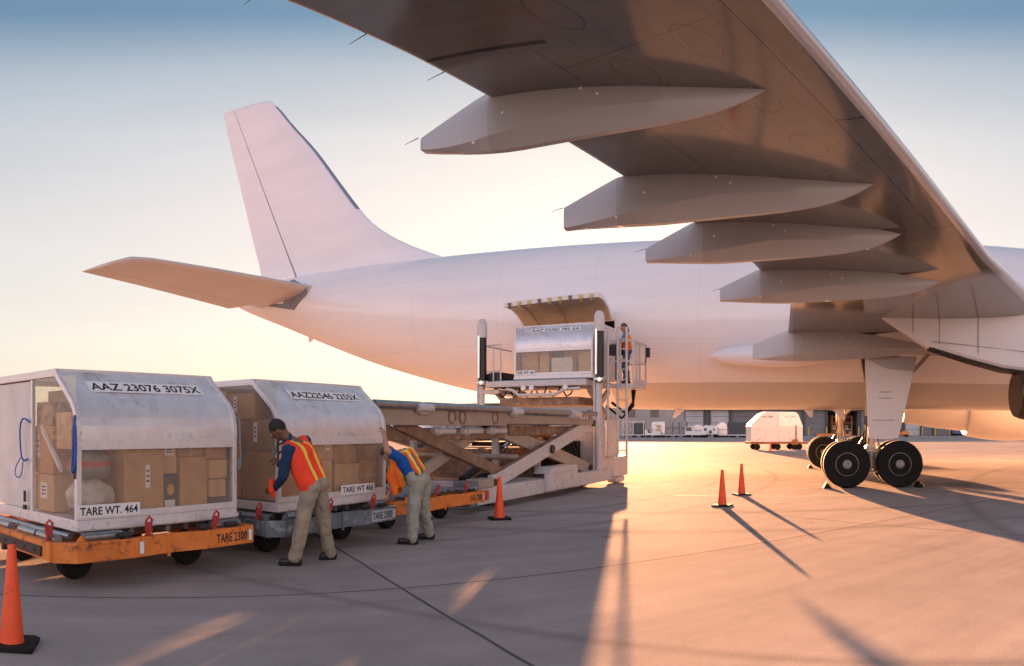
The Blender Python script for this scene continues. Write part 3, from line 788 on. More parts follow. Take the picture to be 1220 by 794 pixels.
# main landing gear
M['gear'] = mat('landing_gear_enamel', (.40, .38, .36), .35, .3, var=.15, dirt=(.12, .09, .06), dirt_amt=.4, dscale=9)
M['strut'] = mat('gear_leg_warm_metal', (.45, .38, .30), .3, .6, var=.15)
def wheel(c, r, w, parent, name_t='tyre', name_r='rim', ax='Y', rimf=.52, n=36, mr=None):
    Mx = Matrix.Translation(c) @ (Matrix.Rotation(pi / 2, 4, 'X') if ax == 'Y' else Matrix.Rotation(pi / 2, 4, 'Y'))
    h = w / 2; ri = r * rimf
    b = MB(); b.lathe([(ri, -h * .72), (r * .80, -h), (r * .93, -h * .93), (r * .99, -h * .6), (r * .985, -h * .42), (r, -h * .38), (r, h * .38), (r * .985, h * .42), (r * .99, h * .6), (r * .93, h * .93), (r * .80, h), (ri, h * .72)], Mx, n)
    b.build(name_t, M['rubber'], parent, smooth=35)
    b = MB()
    b.lathe([(ri * 1.0, -h * .70), (ri * .90, -h * .74), (ri * .84, -h * .5), (ri * .45, -h * .42), (ri * .36, -h * .72), (.01, -h * .76), (.01, h * .76), (ri * .36, h * .72), (ri * .45, h * .42), (ri * .84, h * .5), (ri * .90, h * .74), (ri, h * .70)], Mx, n)
    for k in range(12):
        a = 2 * pi * k / 12
        for s in (-1, 1):
            b.tube(Mx @ Vector((ri * .66 * cos(a), ri * .66 * sin(a), s * h * .40)), Mx @ Vector((ri * .66 * cos(a), ri * .66 * sin(a), s * h * .56)), r * .045, n=8, mi=1)
    b.build(name_r, [mr or M['rim'], M['black']], parent, smooth=35)
def main_gear(sg):
    gx, gy = 2.55, sg * 4.8
    b = MB(); b.tube((gx, gy, .62), (gx, gy, 1.5), .105, n=20); b.tube((gx, gy, 1.4), (gx, gy, 3.9), .165, n=20)
    b.tube((gx, gy, 1.36), (gx, gy, 1.5), .2, n=20); b.bar((gx, gy, 2.2), (gx, gy - sg * 1.9, 3.6), .12, .12); b.bar((gx + .1, gy, 2.0), (gx + 1.6, gy, 3.6), .10, .10)
    b.tube((gx - .02, gy - .15, 1.02), (gx - .02, gy + .15, 1.02), .14, n=16); b.bar((gx - .14, gy, 1.42), (gx - .38, gy, 1.05), .08, .05); b.bar((gx - .38, gy, 1.05), (gx - .12, gy, .7), .08, .05)
    b.path([(gx + .16, gy + .1, 3.0), (gx + .2, gy + .1, 2.0), (gx + .15, gy + .1, 1.4), (gx + .25, gy + .08, .9)], .015, 6)
    leg = b.build('landing_gear', M['strut'], plane, smooth=40)
    b = MB(); b.bar((gx - .78, gy, .62), (gx + .78, gy, .62), .2, .22); b.tube((gx, gy, .48), (gx, gy, .95), .19, n=18)
    for s in (-1, 1):
        b.tube((gx + s * .70, gy - .62, .62), (gx + s * .70, gy + .62, .62), .07, n=14); b.bar((gx + s * .55, gy, .35), (gx, gy, .42), .05, .06)
        b.path([(gx + s * .3, gy - .12, .74), (gx + s * .2, gy - .16, .95), (gx + s * .05, gy - .2, 1.05)], .018, 6)
    b.build('bogie_beam', M['gear'], leg, smooth=40, bevel=.015)
    b = MB()
    for s in (-1, 1):
        for k in range(3):
            yy = gy - .12 + .12 * k
            b.path([(gx + s * .62, yy, .72), (gx + s * .5, yy - .03, .92), (gx + s * .28, yy, .98 + .05 * k), (gx + s * .16, yy + .02, 1.25), (gx + s * .15, yy, 1.9)], .016, 6)
    b.path([(gx - .2, gy - .16, 1.5), (gx - .26, gy - .2, 1.2), (gx - .2, gy - .16, .9)], .022, 6)
    b.build('brake_hose', M['rubber'], leg, smooth=60)
    for sx in (-1, 1):
        for sy in (-1, 1):
            b = MB(); b.tube((gx + sx * .70, gy + sy * .16, .6225), (gx + sx * .70, gy + sy * .26, .6225), .24, n=24); b.build('brake_pack', M['exh'], leg)
    for sx in (-1, 1):
        for sy in (-1, 1):
            wheel((gx + sx * .70, gy + sy * .46, .6225), .6225, .43, leg)
    if sg > 0: return
    # the door that hangs outboard of the leg
    yo = gy + sg * .62
    b = MB(); b.prism([(2.32, yo, 3.40), (2.40, yo + sg * .02, 1.30), (2.86, yo + sg * .02, 1.27), (3.20, yo + sg * .02, 1.30), (3.55, yo, 2.8), (3.66, yo, 3.42), (3.0, yo - sg * .02, 3.5)], (0, -sg * .06, 0))
    d = b.build('gear_door', M['pylon'], leg, smooth=0, bevel=.012)
    b = MB(); b.prism([(2.33, yo + sg * .012, 3.42), (3.69, yo + sg * .012, 3.46), (3.62, yo + sg * .012, 3.08), (2.95, yo + sg * .012, 3.12), (2.7, yo + sg * .012, 3.22)], (0, sg * .03, 0)); b.build('door_fairing', M['fair'], d, smooth=0, bevel=.01)
    for z, x0, x1 in ((2.52, 2.70, 3.0), (2.36, 2.68, 3.02), (1.78, 2.5, 3.1)):
        b = MB(); b.b2((x0, yo + sg * .021 - .004, z - .008), (x1, yo + sg * .021 + .004, z + .008)); b.build('door_slot', M['seal'], d, smooth=0)
main_gear(-1); main_gear(1)
# nose gear
b = MB(); b.tube((21.2, 0, .5), (21.2, 0, 2.6), .11, n=16); b.tube((21.2, -.3, .5), (21.2, .3, .5), .05)
ng = b.build('nose_gear', M['strut'], plane, smooth=40)
for s in (-1, 1): wheel((21.2, s * .25, .5), .5, .3, ng)
# blade aerials and drain masts below the belly
for x, z0, h, sl_ in ((-3.2, 2.2, .27, .24), (1.05, 2.2, .24, -.1), (2.0, 2.2, .30, -.25), (-17.9, 5.2, .16, .1)):
    t, bo, hw = interp(FUS, x); b = MB()
    b.prism([(x - .16, -.012, bo + .03), (x + .18, -.012, bo + .03), (x + .06 - sl_, -.008, bo - h), (x - .04 - sl_, -.008, bo - h)], (0, .024, 0)); b.build('blade_antenna', M['skin2'], plane, smooth=0)
# ---------------------------------------------------------------- cargo containers, cartons, dollies
PROF = [(0, 0), (0, .90), (.004, 1.04), (.025, 1.14), (.065, 1.225), (.12, 1.30), (.40, 1.55), (.44, 1.60), (.46, 1.63)]
def translucent(name, col):
    m = bpy.data.materials.new(name); N, L = nodes(m); N.remove(N['Principled BSDF'])
    tr = N.new('ShaderNodeBsdfTranslucent'); tr.inputs[0].default_value = (*col, 1); df = N.new('ShaderNodeBsdfDiffuse'); df.inputs[0].default_value = (*col, 1)
    mx = N.new('ShaderNodeMixShader'); mx.inputs[0].default_value = .5; L.new(tr.outputs[0], mx.inputs[1]); L.new(df.outputs[0], mx.inputs[2]); L.new(mx.outputs[0], N['Material Output'].inputs[0])
    return m
M['fabric_top'] = translucent('translucent_roof_sheet', (.8, .78, .74))
def container(loc, rz, Wd, Dp, H, text, tare, label, group, left='curtain', tare_x=.03, tare_w=.72, txt=(.17, .86), right='solid'):
    k = H / 1.63
    prof = [(y, z * k) for y, z in PROF]
    t = empty('cargo_container', loc, rz, label, 'container', group)
    fr = .055
    # base pallet
    b = MB(); b.b2((0.0, 0.0, 0), (Wd, Dp, .11)); b.b2((-.015, -.015, .012), (Wd + .015, -.001, .05)); b.build('base_pallet', M['alu_frame'], t, smooth=0, bevel=.006)
    # frame: corner posts, header, top rails
    b = MB()
    z0 = .112; zt = H
    for x in (0, Wd - fr):
        b.b2((x, 0, z0), (x + fr, fr, .90 * k)); b.b2((x, Dp - fr, z0), (x + fr, Dp, zt - .08))
    b.b2((fr, 0.004, z0), (Wd - fr, .04, z0 + .07)); b.b2((fr, .004, .80 * k), (Wd - fr, .04, .898 * k))
    for x in (0, Wd - fr):                   # curved corner rails following the contour
        R = []
        pr = prof[1:]
        for i, (y, z) in enumerate(pr):
            a = pr[max(i - 1, 0)]; c = pr[min(i + 1, len(pr) - 1)]
            d = Vector((0, c[0] - a[0], c[1] - a[1])).normalized(); n = Vector((0, d.z, -d.y))
            p = Vector((x, y, z))
            R.append([p - n * .004, p + V(fr, 0, 0) - n * .004, p + V(fr, 0, 0) + n * .05, p + n * .05])
        b.rings(R)
    b.b2((0.001, .462, H - .085), (Wd - .001, .50, H + .002)); b.b2((0.0, .502, H - .08), (fr, Dp, H)); b.b2((Wd - fr, .502, H - .08), (Wd, Dp, H)); b.b2((fr, Dp - fr, H - .08), (Wd - fr, Dp, H))
    fo = b.build('frame', M['alu_frame'], t, smooth=30, bevel=.004)
    # rivets
    b = MB()
    for i in range(int(Wd / .075)):
        x = .06 + i * .075
        if x < Wd - .05: b.ell((x, .002, .855 * k), (.007, .005, .007), nu=6, nv=4); b.ell((x, .46, H - .03), (.007, .005, .007), nu=6, nv=4)
    for i in range(int(Dp / .09)):
        y = .55 + i * .09
        if y < Dp - .05: b.ell((0, y, H - .02), (.005, .007, .007), nu=6, nv=4); b.ell((0, y, H - .06), (.005, .007, .007), nu=6, nv=4)
    b.build('rivet_rows', M['alu'], fo, smooth=60)
    # contoured front sheet
    pr = prof[1:]
    n = 40; R = []
    # resample smoothly
    pts = []
    for i in range(len(pr) - 1):
        m_ = 5
        for j in range(m_):
            pts.append((pr[i][0] + (pr[i + 1][0] - pr[i][0]) * j / m_, pr[i][1] + (pr[i + 1][1] - pr[i][1]) * j / m_))
    pts.append(pr[-1])
    b = MB(); rnd = random.Random(len(text) * 7 + int(Wd * 100))
    R = []
    for (y, z) in pts:
        r = []
        for i in range(17):
            x = fr + (Wd - 2 * fr) * i / 16
            dent = .016 * noise.noise(Vector((x * 2.2 + len(label), z * 3.0, 4.2)))
            r.append(Vector((x, y + .012 + dent, z - .008)))
        R.append(r)
    b.rings(R, 0, False, False); b.build('contour_sheet', M['alu'], t, smooth=60, fixn=False)
    # back, top and closed end
    b = MB(); b.b2((fr, Dp - .009, z0), (Wd - fr, Dp - .004, H - .08)); b.build('back_curtain', M['glass'], t, smooth=0)
    b = MB(); b.b2((fr, .502, H - .012), (Wd - fr, Dp - fr, H - .004)); b.build('top_sheet', M['fabric_top'], t, smooth=0)
    def endpoly(x, y0, y1, th, zc=None):
        P = [(x, y0, z0)]
        if y0 < .05:
            P += [(x, y + .012, z) for y, z in pr[:-1]] + [(x, .47, H - .085)]
        else: P += [(x, y0, H - .085)]
        P += [(x, y1, H - .085), (x, y1, z0)]
        return P
    b = MB(); b.prism(endpoly(Wd - .02, .04, Dp - fr, 0), (.008, 0, 0)); b.build('end_sheet', M['alu'], t, smooth=0)
    ym = 1.0
    if left == 'curtain':
        b = MB(); b.b2((0.002, ym, z0), (.045, ym + .04, H - .085)); b.build('door_post', M['alu_frame'], fo, smooth=0, bevel=.004)
        b = MB(); R = []
        for i in range(25):
            y = ym + .045 + (Dp - fr - .005 - ym - .045) * i / 24
            r = []
            for j in range(15):
                z = z0 + .01 + (H - .11 - z0) * j / 14
                r.append(Vector((.022 + .010 * noise.noise(Vector((y * 5, z * 1.4, 1.3))), y, z)))
            R.append(r)
        b.rings(R, 0, False, False); b.build('white_curtain', M['curtain'], t, smooth=60, fixn=False)
        b = MB(); b.prism(endpoly(.018, .056, ym - .002, 0), (.003, 0, 0)); b.build('clear_curtain', M['glass'], t, smooth=0)
    elif left == 'clear':
        b = MB(); b.prism(endpoly(.018, .056, Dp - fr - .002, 0), (.003, 0, 0)); b.build('clear_curtain', M['glass'], t, smooth=0)
    else:
        b = MB(); b.prism(endpoly(.018, .056, Dp - fr, 0), (.008, 0, 0)); b.build('end_sheet', M['alu'], t, smooth=0)
    b = MB(); b.b2((fr + .002, .020, z0 + .072), (Wd - fr - .002, .023, .798 * k)); b.build('clear_window', M['glass'], t, smooth=0)
    # number plate on the slope
    A = Vector((0, .12, 1.30 * k)); B = Vector((0, .40, 1.55 * k)); sdir = (B - A).normalized()
    s0 = A + sdir * .14; h = .17
    nd = Vector((1, 0, 0)).cross(sdir)
    x0, x1 = Wd * txt[0], Wd * txt[1]
    po = plate('number_plate', s0 + V(x0, 0, 0) - nd * .006, (1, 0, 0), sdir, x1 - x0, h, M['plate'], t)
    text_obj('lettering', text, s0 + V(x0 + .03, 0, 0) + sdir * .025 - nd * .002, (1, 0, 0), sdir, x1 - x0 - .06, h - .05, M['ink'], po)
    po = plate('tare_plate', (tare_x, -.004, .135 * k), (1, 0, 0), (0, 0, 1), tare_w, .125, M['plate'], t)
    text_obj('lettering', tare, (tare_x + .03, -.0085, .135 * k + .022), (1, 0, 0), (0, 0, 1), tare_w - .06, .081, M['ink'], po)
    return t

def strap(parent, pts, m, w=.022, th=.004, name='strap'):
    """flat webbing along a path"""
    b = MB(); P = []
    pts = [Vector(p) for p in pts]
    # Catmull-Rom
    Q = []
    for i in range(len(pts) - 1):
        p0, p1, p2, p3 = pts[max(i - 1, 0)], pts[i], pts[i + 1], pts[min(i + 2, len(pts) - 1)]
        for j in range(6):
            t = j / 6
            Q.append(.5 * ((2 * p1) + (p2 - p0) * t + (2 * p0 - 5 * p1 + 4 * p2 - p3) * t * t + (3 * p1 - p0 - 3 * p2 + p3) * t ** 3))
    Q.append(pts[-1])
    b.path(Q, w / 2.2, 6)
    return b.build(name, m, parent, smooth=60)

CARDS = [mat('brown_cardboard_%s' % n, c, .8, var=.12, vscale=6, bump=.05, bscale=18, spec=.25) for n, c in
         (('tan', (.52, .29, .13)), ('plain', (.46, .25, .11)), ('pale', (.58, .36, .18)), ('dull', (.36, .20, .10)), ('white', (.60, .55, .50)), ('dark', (.07, .065, .06)))]
M['tape'] = mat('parcel_tape', (.42, .30, .17), .3, var=.1, coat=.3)
def carton(t, lo, hi, ci, label, group, sticker=None, tape=True, rz=0.0):
    """a carton whose corners lo / hi are in the container's own frame"""
    lo = Vector(lo); hi = Vector(hi); c = (lo + hi) / 2; d = hi - lo
    Rm = Matrix.Rotation(t.rotation_euler.z, 3, 'Z')
    o0 = t.location + Rm @ Vector((c.x, c.y, lo.z))
    b = MB(); b.b2((-d.x / 2, -d.y / 2, 0), (d.x / 2, d.y / 2, d.z))
    o = b.build('cardboard_box', CARDS[ci], None, smooth=0, bevel=.008)
    o.location = o0; o.rotation_euler = (0, 0, t.rotation_euler.z + rz)
    tag(o, label, 'box', group)
    if tape and min(d) > .15:
        b = MB(); b.b2((-.028, -d.y / 2 - .0015, -0.0), (.028, -d.y / 2 - .0004, d.z * 1.0)) if d.z < d.x * .9 else b.b2((-d.x / 2, -d.y / 2 - .0015, d.z * .5 - .028), (d.x / 2, -d.y / 2 - .0004, d.z * .5 + .028))
        b.build('tape', M['tape'], o, smooth=0)
    if sticker:
        face, a0, z0, w, h = sticker
        if face == 'f': plate('sticker', (-d.x / 2 + a0, -d.y / 2 - .0005, z0), (1, 0, 0), (0, 0, 1), w, h, M['plate'], o, .0012)
        else: plate('sticker', (-d.x / 2 - .0005, d.y / 2 - a0, z0), (0, -1, 0), (0, 0, 1), w, h, M['plate'], o, .0012)
        s = o.children[-1]
        b = MB()
        for k in range(3):
            zz = z0 + h * (.25 + .22 * k)
            if face == 'f': b.b2((-d.x / 2 + a0 + w * .2, -d.y / 2 - .0025, zz), (-d.x / 2 + a0 + w * .8, -d.y / 2 - .0018, zz + h * .09))
            else: b.b2((-d.x / 2 - .0025, d.y / 2 - a0 - w * .8, zz), (-d.x / 2 - .0018, d.y / 2 - a0 - w * .2, zz + h * .09))
        b.build('print', M['ink'], s, smooth=0)
    return o
GC = 'containers of freight waiting to be loaded'
ZB = .56                                      # dolly roller height
c1 = container(row(3.55, -6.26, ZB), ROW_RZ, 2.08, 2.2, 1.63, 'AAZ 23076 3075X', 'TARE WT. 464', 'silver cargo container with white curtain end and blue straps at the left edge', GC, 'curtain', .0, .74, (.14, .86))
strap(c1, [(-.01, .02, 1.14), (-.03, -.005, 1.05), (-.02, -.012, .80), (-.035, .0, .62), (-.02, .06, .60), (-.015, .05, .80), (-.02, .03, 1.05)], M['blue'], .03)
strap(c1, [(-.012, 1.02, 1.08), (-.04, 1.14, 1.12), (-.05, 1.2, 1.0), (-.035, 1.2, .72), (-.04, 1.10, .66), (-.03, 1.04, .68)], M['blue'])
strap(c1, [(-.03, 1.2, .70), (-.045, 1.30, .60), (-.045, 1.34, .50), (-.035, 1.27, .46), (-.03, 1.2, .52), (-.03, 1.16, .66)], M['blue'], .014)
strap(c1, [(2.07, -.004, 1.14), (2.10, -.02, 1.08), (2.11, -.02, .85), (2.12, -.02, .62), (2.10, -.01, .55), (2.09, -.015, .66)], M['grey_web'])
b = MB(); b.tube((-.015, .02, .52), (-.015, .02, .72), .012, n=8); b.tube((-.02, 1.14, .20), (-.02, 1.14, .32), .016, n=8); b.box((-.02, 1.14, .14), (.03, .05, .05)); b.build('door_latch', M['dark_steel'], c1)
GB = 'cartons seen through the left container window'
carton(c1, (.62, .10, .13), (1.12, .60, .86), 0, 'tall brown carton with an upright white shipping label in the left container window', GB, ('f', .26, .26, .06, .24), False)
carton(c1, (1.36, .12, .13), (1.74, .62, .70), 0, 'plain upright brown carton right of the yellow printed parcel in the left container', GB, None, False)
carton(c1, (1.76, .10, .24), (2.0, .55, .44), 2, 'small brown carton on white padding at the right end of the left container window', GB, None, True)
carton(c1, (1.745, .08, .45), (2.0, .6, .66), 2, 'pale brown carton second from the bottom at the right end of the left container', GB, None, False)
carton(c1, (1.70, .09, .67), (2.0, .6, 1.0), 1, 'brown carton topmost at the right end of the left container window', GB, None, False)
carton(c1, (1.14, .16, .52), (1.34, .6, .92), 2, 'brown carton resting on the dark yellow printed parcel in the left container', GB, ('f', .03, .20, .13, .12), False)
carton(c1, (1.345, .14, .705), (1.69, .6, .98), 1, 'wide brown carton lying on the plain upright carton in the left container', GB, None, True)
o = carton(c1, (1.14, .14, .13), (1.34, .6, .51), 5, 'dark parcel with a yellow printed patch in the left container window', GB, None, False)
M['yprint'] = mat('yellow_print', (.62, .36, .05), .6, var=.1)
b = MB(); pp = []
for k in range(16):
    r = .055 * (1 if k % 2 else .78); pp.append((r * cos(2 * pi * k / 16), -.2302, .22 + r * 1.25 * sin(2 * pi * k / 16)))
b.prism(pp, (0, -.001, 0)); b.build('yellow_print', M['yprint'], o, smooth=0)
plate('sticker', (-.08, -.2302, .03), (1, 0, 0), (0, 0, 1), .14, .08, M['plate'], o, .001)
carton(c1, (.07, .62, .13), (.50, 1.05, .52), 2, 'pale carton with a square white label low behind the end curtain of the left container', GB, ('l', .12, .13, .16, .17), False)
carton(c1, (.08, .66, .525), (.55, 1.08, 1.04), 0, 'brown carton with a side label stacked behind the end curtain of the left container', GB, ('l', .05, .16, .06, .26), False)
carton(c1, (.10, .72, 1.045), (.5, 1.08, 1.30), 3, 'dull brown carton topmost behind the end curtain of the left container', GB, None, False)
carton(c1, (.60, .70, .13), (1.95, 2.0, .70), 3, 'big dull carton filling the lower back of the left container', GB, None, False)
carton(c1, (.58, .72, .705), (1.95, 2.05, 1.25), 1, 'big brown carton filling the upper back of the left container', GB, None, False)
carton(c1, (.08, .26, .80), (.34, .58, 1.18), 2, 'pale carton leaning in the front corner of the left container above the mail sacks', GB, None, True)
carton(c1, (.54, .16, .865), (.98, .6, 1.08), 1, 'flat brown carton lying on the tall labelled carton in the left container', GB, None, True)
carton(c1, (.10, .10, .13), (.30, .34, .20), 5, 'small dark parcel under the whitish sack in the left container', GB, None, False)
carton(c1, (.56, .74, 1.255), (1.2, 1.7, 1.46), 0, 'brown carton on top of the rear stack in the left container', GB, None, True)
# mail sacks
def sack(t, c, r, m, label, band=None, seed=0):
    Rm = Matrix.Rotation(t.rotation_euler.z, 3, 'Z')
    b = MB(); b.ell((0, 0, 0), r, nu=28, nv=18)
    b.v = [tuple(Vector(p) * (1 + .16 * noise.noise(Vector(p) * 7 + Vector((seed, 0, 0))) + .10 * noise.noise(Vector(p) * 18 + Vector((seed, 3, 0))))) for p in b.v]
    zmin = min(p[2] for p in b.v)
    b.v = [(p[0], p[1], max(p[2], -r[2] * .72)) for p in b.v]
    mats = [m] + ([band] if band else [])
    if band:
        for i, f in enumerate(b.f):
            cz = sum(b.v[k][2] for k in f) / len(f)
            if .05 * r[2] < cz < .38 * r[2]: b.m[i] = 1
    o = b.build('mail_sack', mats, None, smooth=70); o.location = t.location + Rm @ Vector(c); o.rotation_euler = (0, 0, t.rotation_euler.z)
    return tag(o, label, 'sack', 'sacks inside the left container')
M['poly'] = mat('whitish_plastic_film', (.50, .45, .40), .25, var=.2, vscale=7, coat=.5, bump=.3, bscale=9)
M['greysack'] = mat('grey_plastic_sack', (.24, .23, .20), .35, var=.25, vscale=6, coat=.3, bump=.3, bscale=9)
M['redsack'] = mat('red_print', (.45, .06, .03), .5, var=.1)
sack(c1, (.34, .33, .30), (.26, .22, .22), M['poly'], 'whitish film wrapped sack at the bottom left of the left container window', None, 1)
sack(c1, (.33, .32, .62), (.24, .20, .17), M['greysack'], 'grey sack with a red band lying on the whitish sack in the left container', M['redsack'], 5)
b = MB(); b.prism([(0, 0, 0), (.04, 0, 0), (.04, .42, -.42), (0, .42, -.42)], (.01, 0, .07))
tb = b.build('mailing_tube', M['plate'], None, smooth=0, bevel=.004); tb.location = c1.location + Matrix.Rotation(ROW_RZ, 3, 'Z') @ Vector((.035, .50, 1.17)); tb.rotation_euler = (0, 0, ROW_RZ + pi)
tb.location = c1.location + Matrix.Rotation(ROW_RZ, 3, 'Z') @ Vector((.082, .86, .98))
tag(tb, 'long white flat parcel leaning diagonally behind the end curtain of the left container', 'parcel')

c2 = container(row(6.28, -6.24, ZB), ROW_RZ, 2.16, 2.2, 1.63, 'AAZ22546 2255X', 'TARE WT 466', 'silver cargo container with clear brown filled end beside the man in dark blue', GC, 'clear', 1.16, .72, (.22, .88))
GB2 = 'cartons seen through the middle container walls'
carton(c2, (.06, .10, .13), (.55, .72, .72), 1, 'brown carton at the lower left corner of the middle container', GB2, None, True)
carton(c2, (.06, .12, .725), (.52, .72, 1.12), 3, 'dull brown carton second in the left corner stack of the middle container', GB2, ('l', .22, .12, .07, .24), False)
carton(c2, (.10, .52, 1.125), (.6, 1.02, 1.46), 0, 'brown carton at the top of the left end of the middle container', GB2, ('l', .1, .1, .06, .2), False)
carton(c2, (.06, .74, .13), (.55, 1.42, .78), 0, 'wide brown carton low at the left end of the middle container', GB2, ('l', .5, .30, .06, .26), True)
carton(c2, (.07, .74, .785), (.55, 1.42, 1.12), 1, 'flat brown carton halfway up the left end of the middle container', GB2, None, False)
carton(c2, (.08, 1.04, 1.125), (.55, 1.9, 1.50), 2, 'pale carton with a long white label at the top rear of the middle container', GB2, ('l', .1, .16, .32, .12), False)
carton(c2, (.07, 1.44, .13), (.55, 2.1, 1.12), 3, 'tall dull carton at the rear end of the middle container', GB2, None, False)
carton(c2, (.57, .10, .13), (1.10, .7, .60), 2, 'pale brown carton at the window bottom behind the man in dark blue', GB2, None, False)
carton(c2, (.57, .10, .605), (1.14, .7, 1.0), 0, 'brown carton with red and white sticker above the tare plate of the middle container', GB2, ('f', .40, .12, .09, .14), False)
carton(c2, (1.15, .09, .13), (1.66, .7, .54), 2, 'film wrapped pale carton behind the tare plate of the middle container', GB2, None, False)
carton(c2, (1.16, .10, .545), (1.62, .7, 1.0), 1, 'brown carton above the film wrapped carton in the middle container', GB2, None, False)
carton(c2, (1.68, .10, .13), (2.08, .7, .58), 1, 'brown carton at the lower right of the middle container window', GB2, None, True)
carton(c2, (1.64, .10, .585), (2.08, .7, 1.02), 3, 'dull carton at the upper right of the middle container window', GB2, None, False)
carton(c2, (.60, .74, .13), (2.0, 2.0, 1.05), 3, 'big dull carton filling the back of the middle container', GB2, None, False)
strap(c2, [(-.012, .02, 1.0), (-.03, .0, .95), (-.03, .0, .78), (-.035, .05, .72), (-.02, .09, .8)], M['grey_web'])
b = MB()
for z in (.60, .70, .80): b.path([(-.02, -.01, z), (-.05, -.045, z + .01), (-.02, -.05, z + .03), (.03, -.03, z + .03)], .014, 6)
b.tube((-.03, -.02, .55), (-.03, -.02, .86), .012, n=8); b.build('door_latch', M['dark_steel'], c2)

# ------------------------------------------------ dollies
def dolly(loc, rz, Lx, body, label, tare_text=True, dark=False, plate_m=None):
    D = 2.4
    t = empty('container_dolly', loc, rz, label, 'dolly', 'low container dollies in the loading row')
    zt, zb = .48, .285
    b = MB()
    # front beam in three runs with cranked corners, back beam, end beams, spine
    P = [(0.04, .16), (.22, .015), (.86, .0), (1.18, .045), (1.46, .045), (1.78, 0), (Lx - .06, .0), (Lx, .05)]
    R = [[Vector((x, y, zb)), Vector((x, y, zt)), Vector((x, y + .08, zt)), Vector((x, y + .08, zb))] for x, y in P]
    b.rings(R)
    b.b2((.05, D - .08, zb), (Lx, D, zt)); b.b2((0, .17, zb + .02), (.08, D - .09, zt)); b.b2((Lx - .09, .09, zb + .02), (Lx - .01, D - .09, zt))
    b.b2((.3, .1, zb + .05), (.38, D - .1, zb + .17)); b.b2((Lx - .5, .1, zb + .05), (Lx - .42, D - .1, zb + .17)); b.b2((.09, D / 2 - .1, zb + .04), (Lx - .1, D / 2 + .1, zb + .18))
    b.b2((.88, -.006, zb + .02), (.91, .001, zt - .02)); b.b2((1.30, .032, zb - .03), (1.34, .046, zt + .01)); b.b2((.30, -.008, zt - .02), (.85, .0, zt - .006)); b.b2((.30, -.008, zb + .012), (.85, .0, zb + .028))
    # triangular brackets
    for x in (.25, 1.05, 1.9): b.prism([(x, .085, zt), (x + .12, .085, zt), (x + .06, .085, zt + .06)], (0, .02, 0))
    f = b.build('frame', body, t, smooth=25, bevel=.008)
    b = MB()
    b.b2((-.022, .32, zb + .045), (-.0005, 1.75, zb + .145))
    for k in range(6): b.tube((-.03, .45 + k * .24, zb + .095), (-.02, .45 + k * .24, zb + .095), .018, n=8)
    b.build('bumper_strip', M['black'], t, smooth=30, bevel=.005)
    # rollers across and along the edge
    for x0, x1 in ((.34, .78), (1.95, Lx - .18)):
        b = MB(); b.tube((x0, .12, zt + .035), (x1, .12, zt + .035), .045, n=16); b.tube((x0 - .03, .12, zt + .035), (x1 + .03, .12, zt + .035), .015, n=8); b.build('roller', M['roller'], t)
    for y0, y1 in ((.22, .62), (.66, 1.06), (1.3, 1.75), (1.8, 2.2)):
        b = MB(); b.tube((.12, y0, zt + .02), (.12, y1, zt + .02), .045, n=16); b.build('roller', M['roller'], t)
    for k in range(9):
        x = .3 + k * (Lx - .6) / 8
        b = MB(); b.tube((x, .3, zt + .02), (x, D - .2, zt + .02), .035, n=12); b.build('roller', M['roller'], t)
    # latches
    for x, y, dn in ((1.05, .03, 0), (1.93, .02, 1), (.06, .30, 0)):
        b = MB(); b.tube((x, y + .03, zt - .03), (x, y - .005, zt + .12), .02, n=8); b.path([(x - .03, y, zt + .10), (x - .035, y - .02, zt + .17), (x, y - .02, zt + .205), (x + .035, y - .02, zt + .17), (x + .03, y, zt + .10)], .013, 6)
        b.box((x, y - .005, zt + .10), (.075, .03, .09)); b.build('latch', M['red'], t, bevel=.004)
    for x in (.7, 1.72, 2.1):
        b = MB(); b.tube((x, .05, zt + .035), (x + .16, .05, zt + .035), .03, n=10); b.box((x + .08, .05, zt + .01), (.04, .05, .06)); b.build('stop_pin', M['dark_steel'], t)
    # reflectors and plate
    plate('reflector', (.93, .0045, zb + .035), (1, 0, 0), (0, 0, 1), .05, .12, M['plate'], t, .004) if not dark else None
    plate('reflector', (Lx - .125, -.001, zb + .035), (1, 0, 0), (0, 0, 1), .045, .12, M['plate'], t, .004)
    if tare_text:
        pl = plate('tare_plate', (Lx - .62, -.001, zb + .02), (1, 0, 0), (0, 0, 1), .48, .15, plate_m or body, t, .003)
        text_obj('lettering', 'TARE 2300', (Lx - .60, -.0045, zb + .045), (1, 0, 0), (0, 0, 1), .44, .10, M['ink'], pl)
    b = MB(); b.bar((Lx / 2, .9, .26), (Lx / 2, 1.5, .26), .08, .06); b.bar((Lx / 2 - 1.3, 1.2, .3), (Lx / 2 - .3, 1.2, .3), .06, .06); b.build('drawbar', M['dark_steel'], t)
    for x in (.55, Lx - .5):
        for y in (.66, D - .5):
            w = empty('wheel', (x, y, .20)); w.parent = t
            wheel((0, 0, 0), .20, .15, w, n=24, mr=M['dark_steel'])
    return t
d1 = dolly(row(3.24, -6.08), ROW_RZ, 2.53, M['orange'], 'orange container dolly under the left container with a TARE 2300 plate')
M['tareplate'] = mat('faded_blue_white_plate', (.42, .46, .52), .5, var=.1)
d2 = dolly(row(6.02, -6.08), ROW_RZ, 2.5, M['grey_steel'], 'scuffed grey container dolly under the middle container', True, True, M['tareplate'])
d3 = dolly(row(8.80, -6.25), ROW_RZ, 2.62, M['orange'], 'empty orange container dolly in front of the loader', True, True)

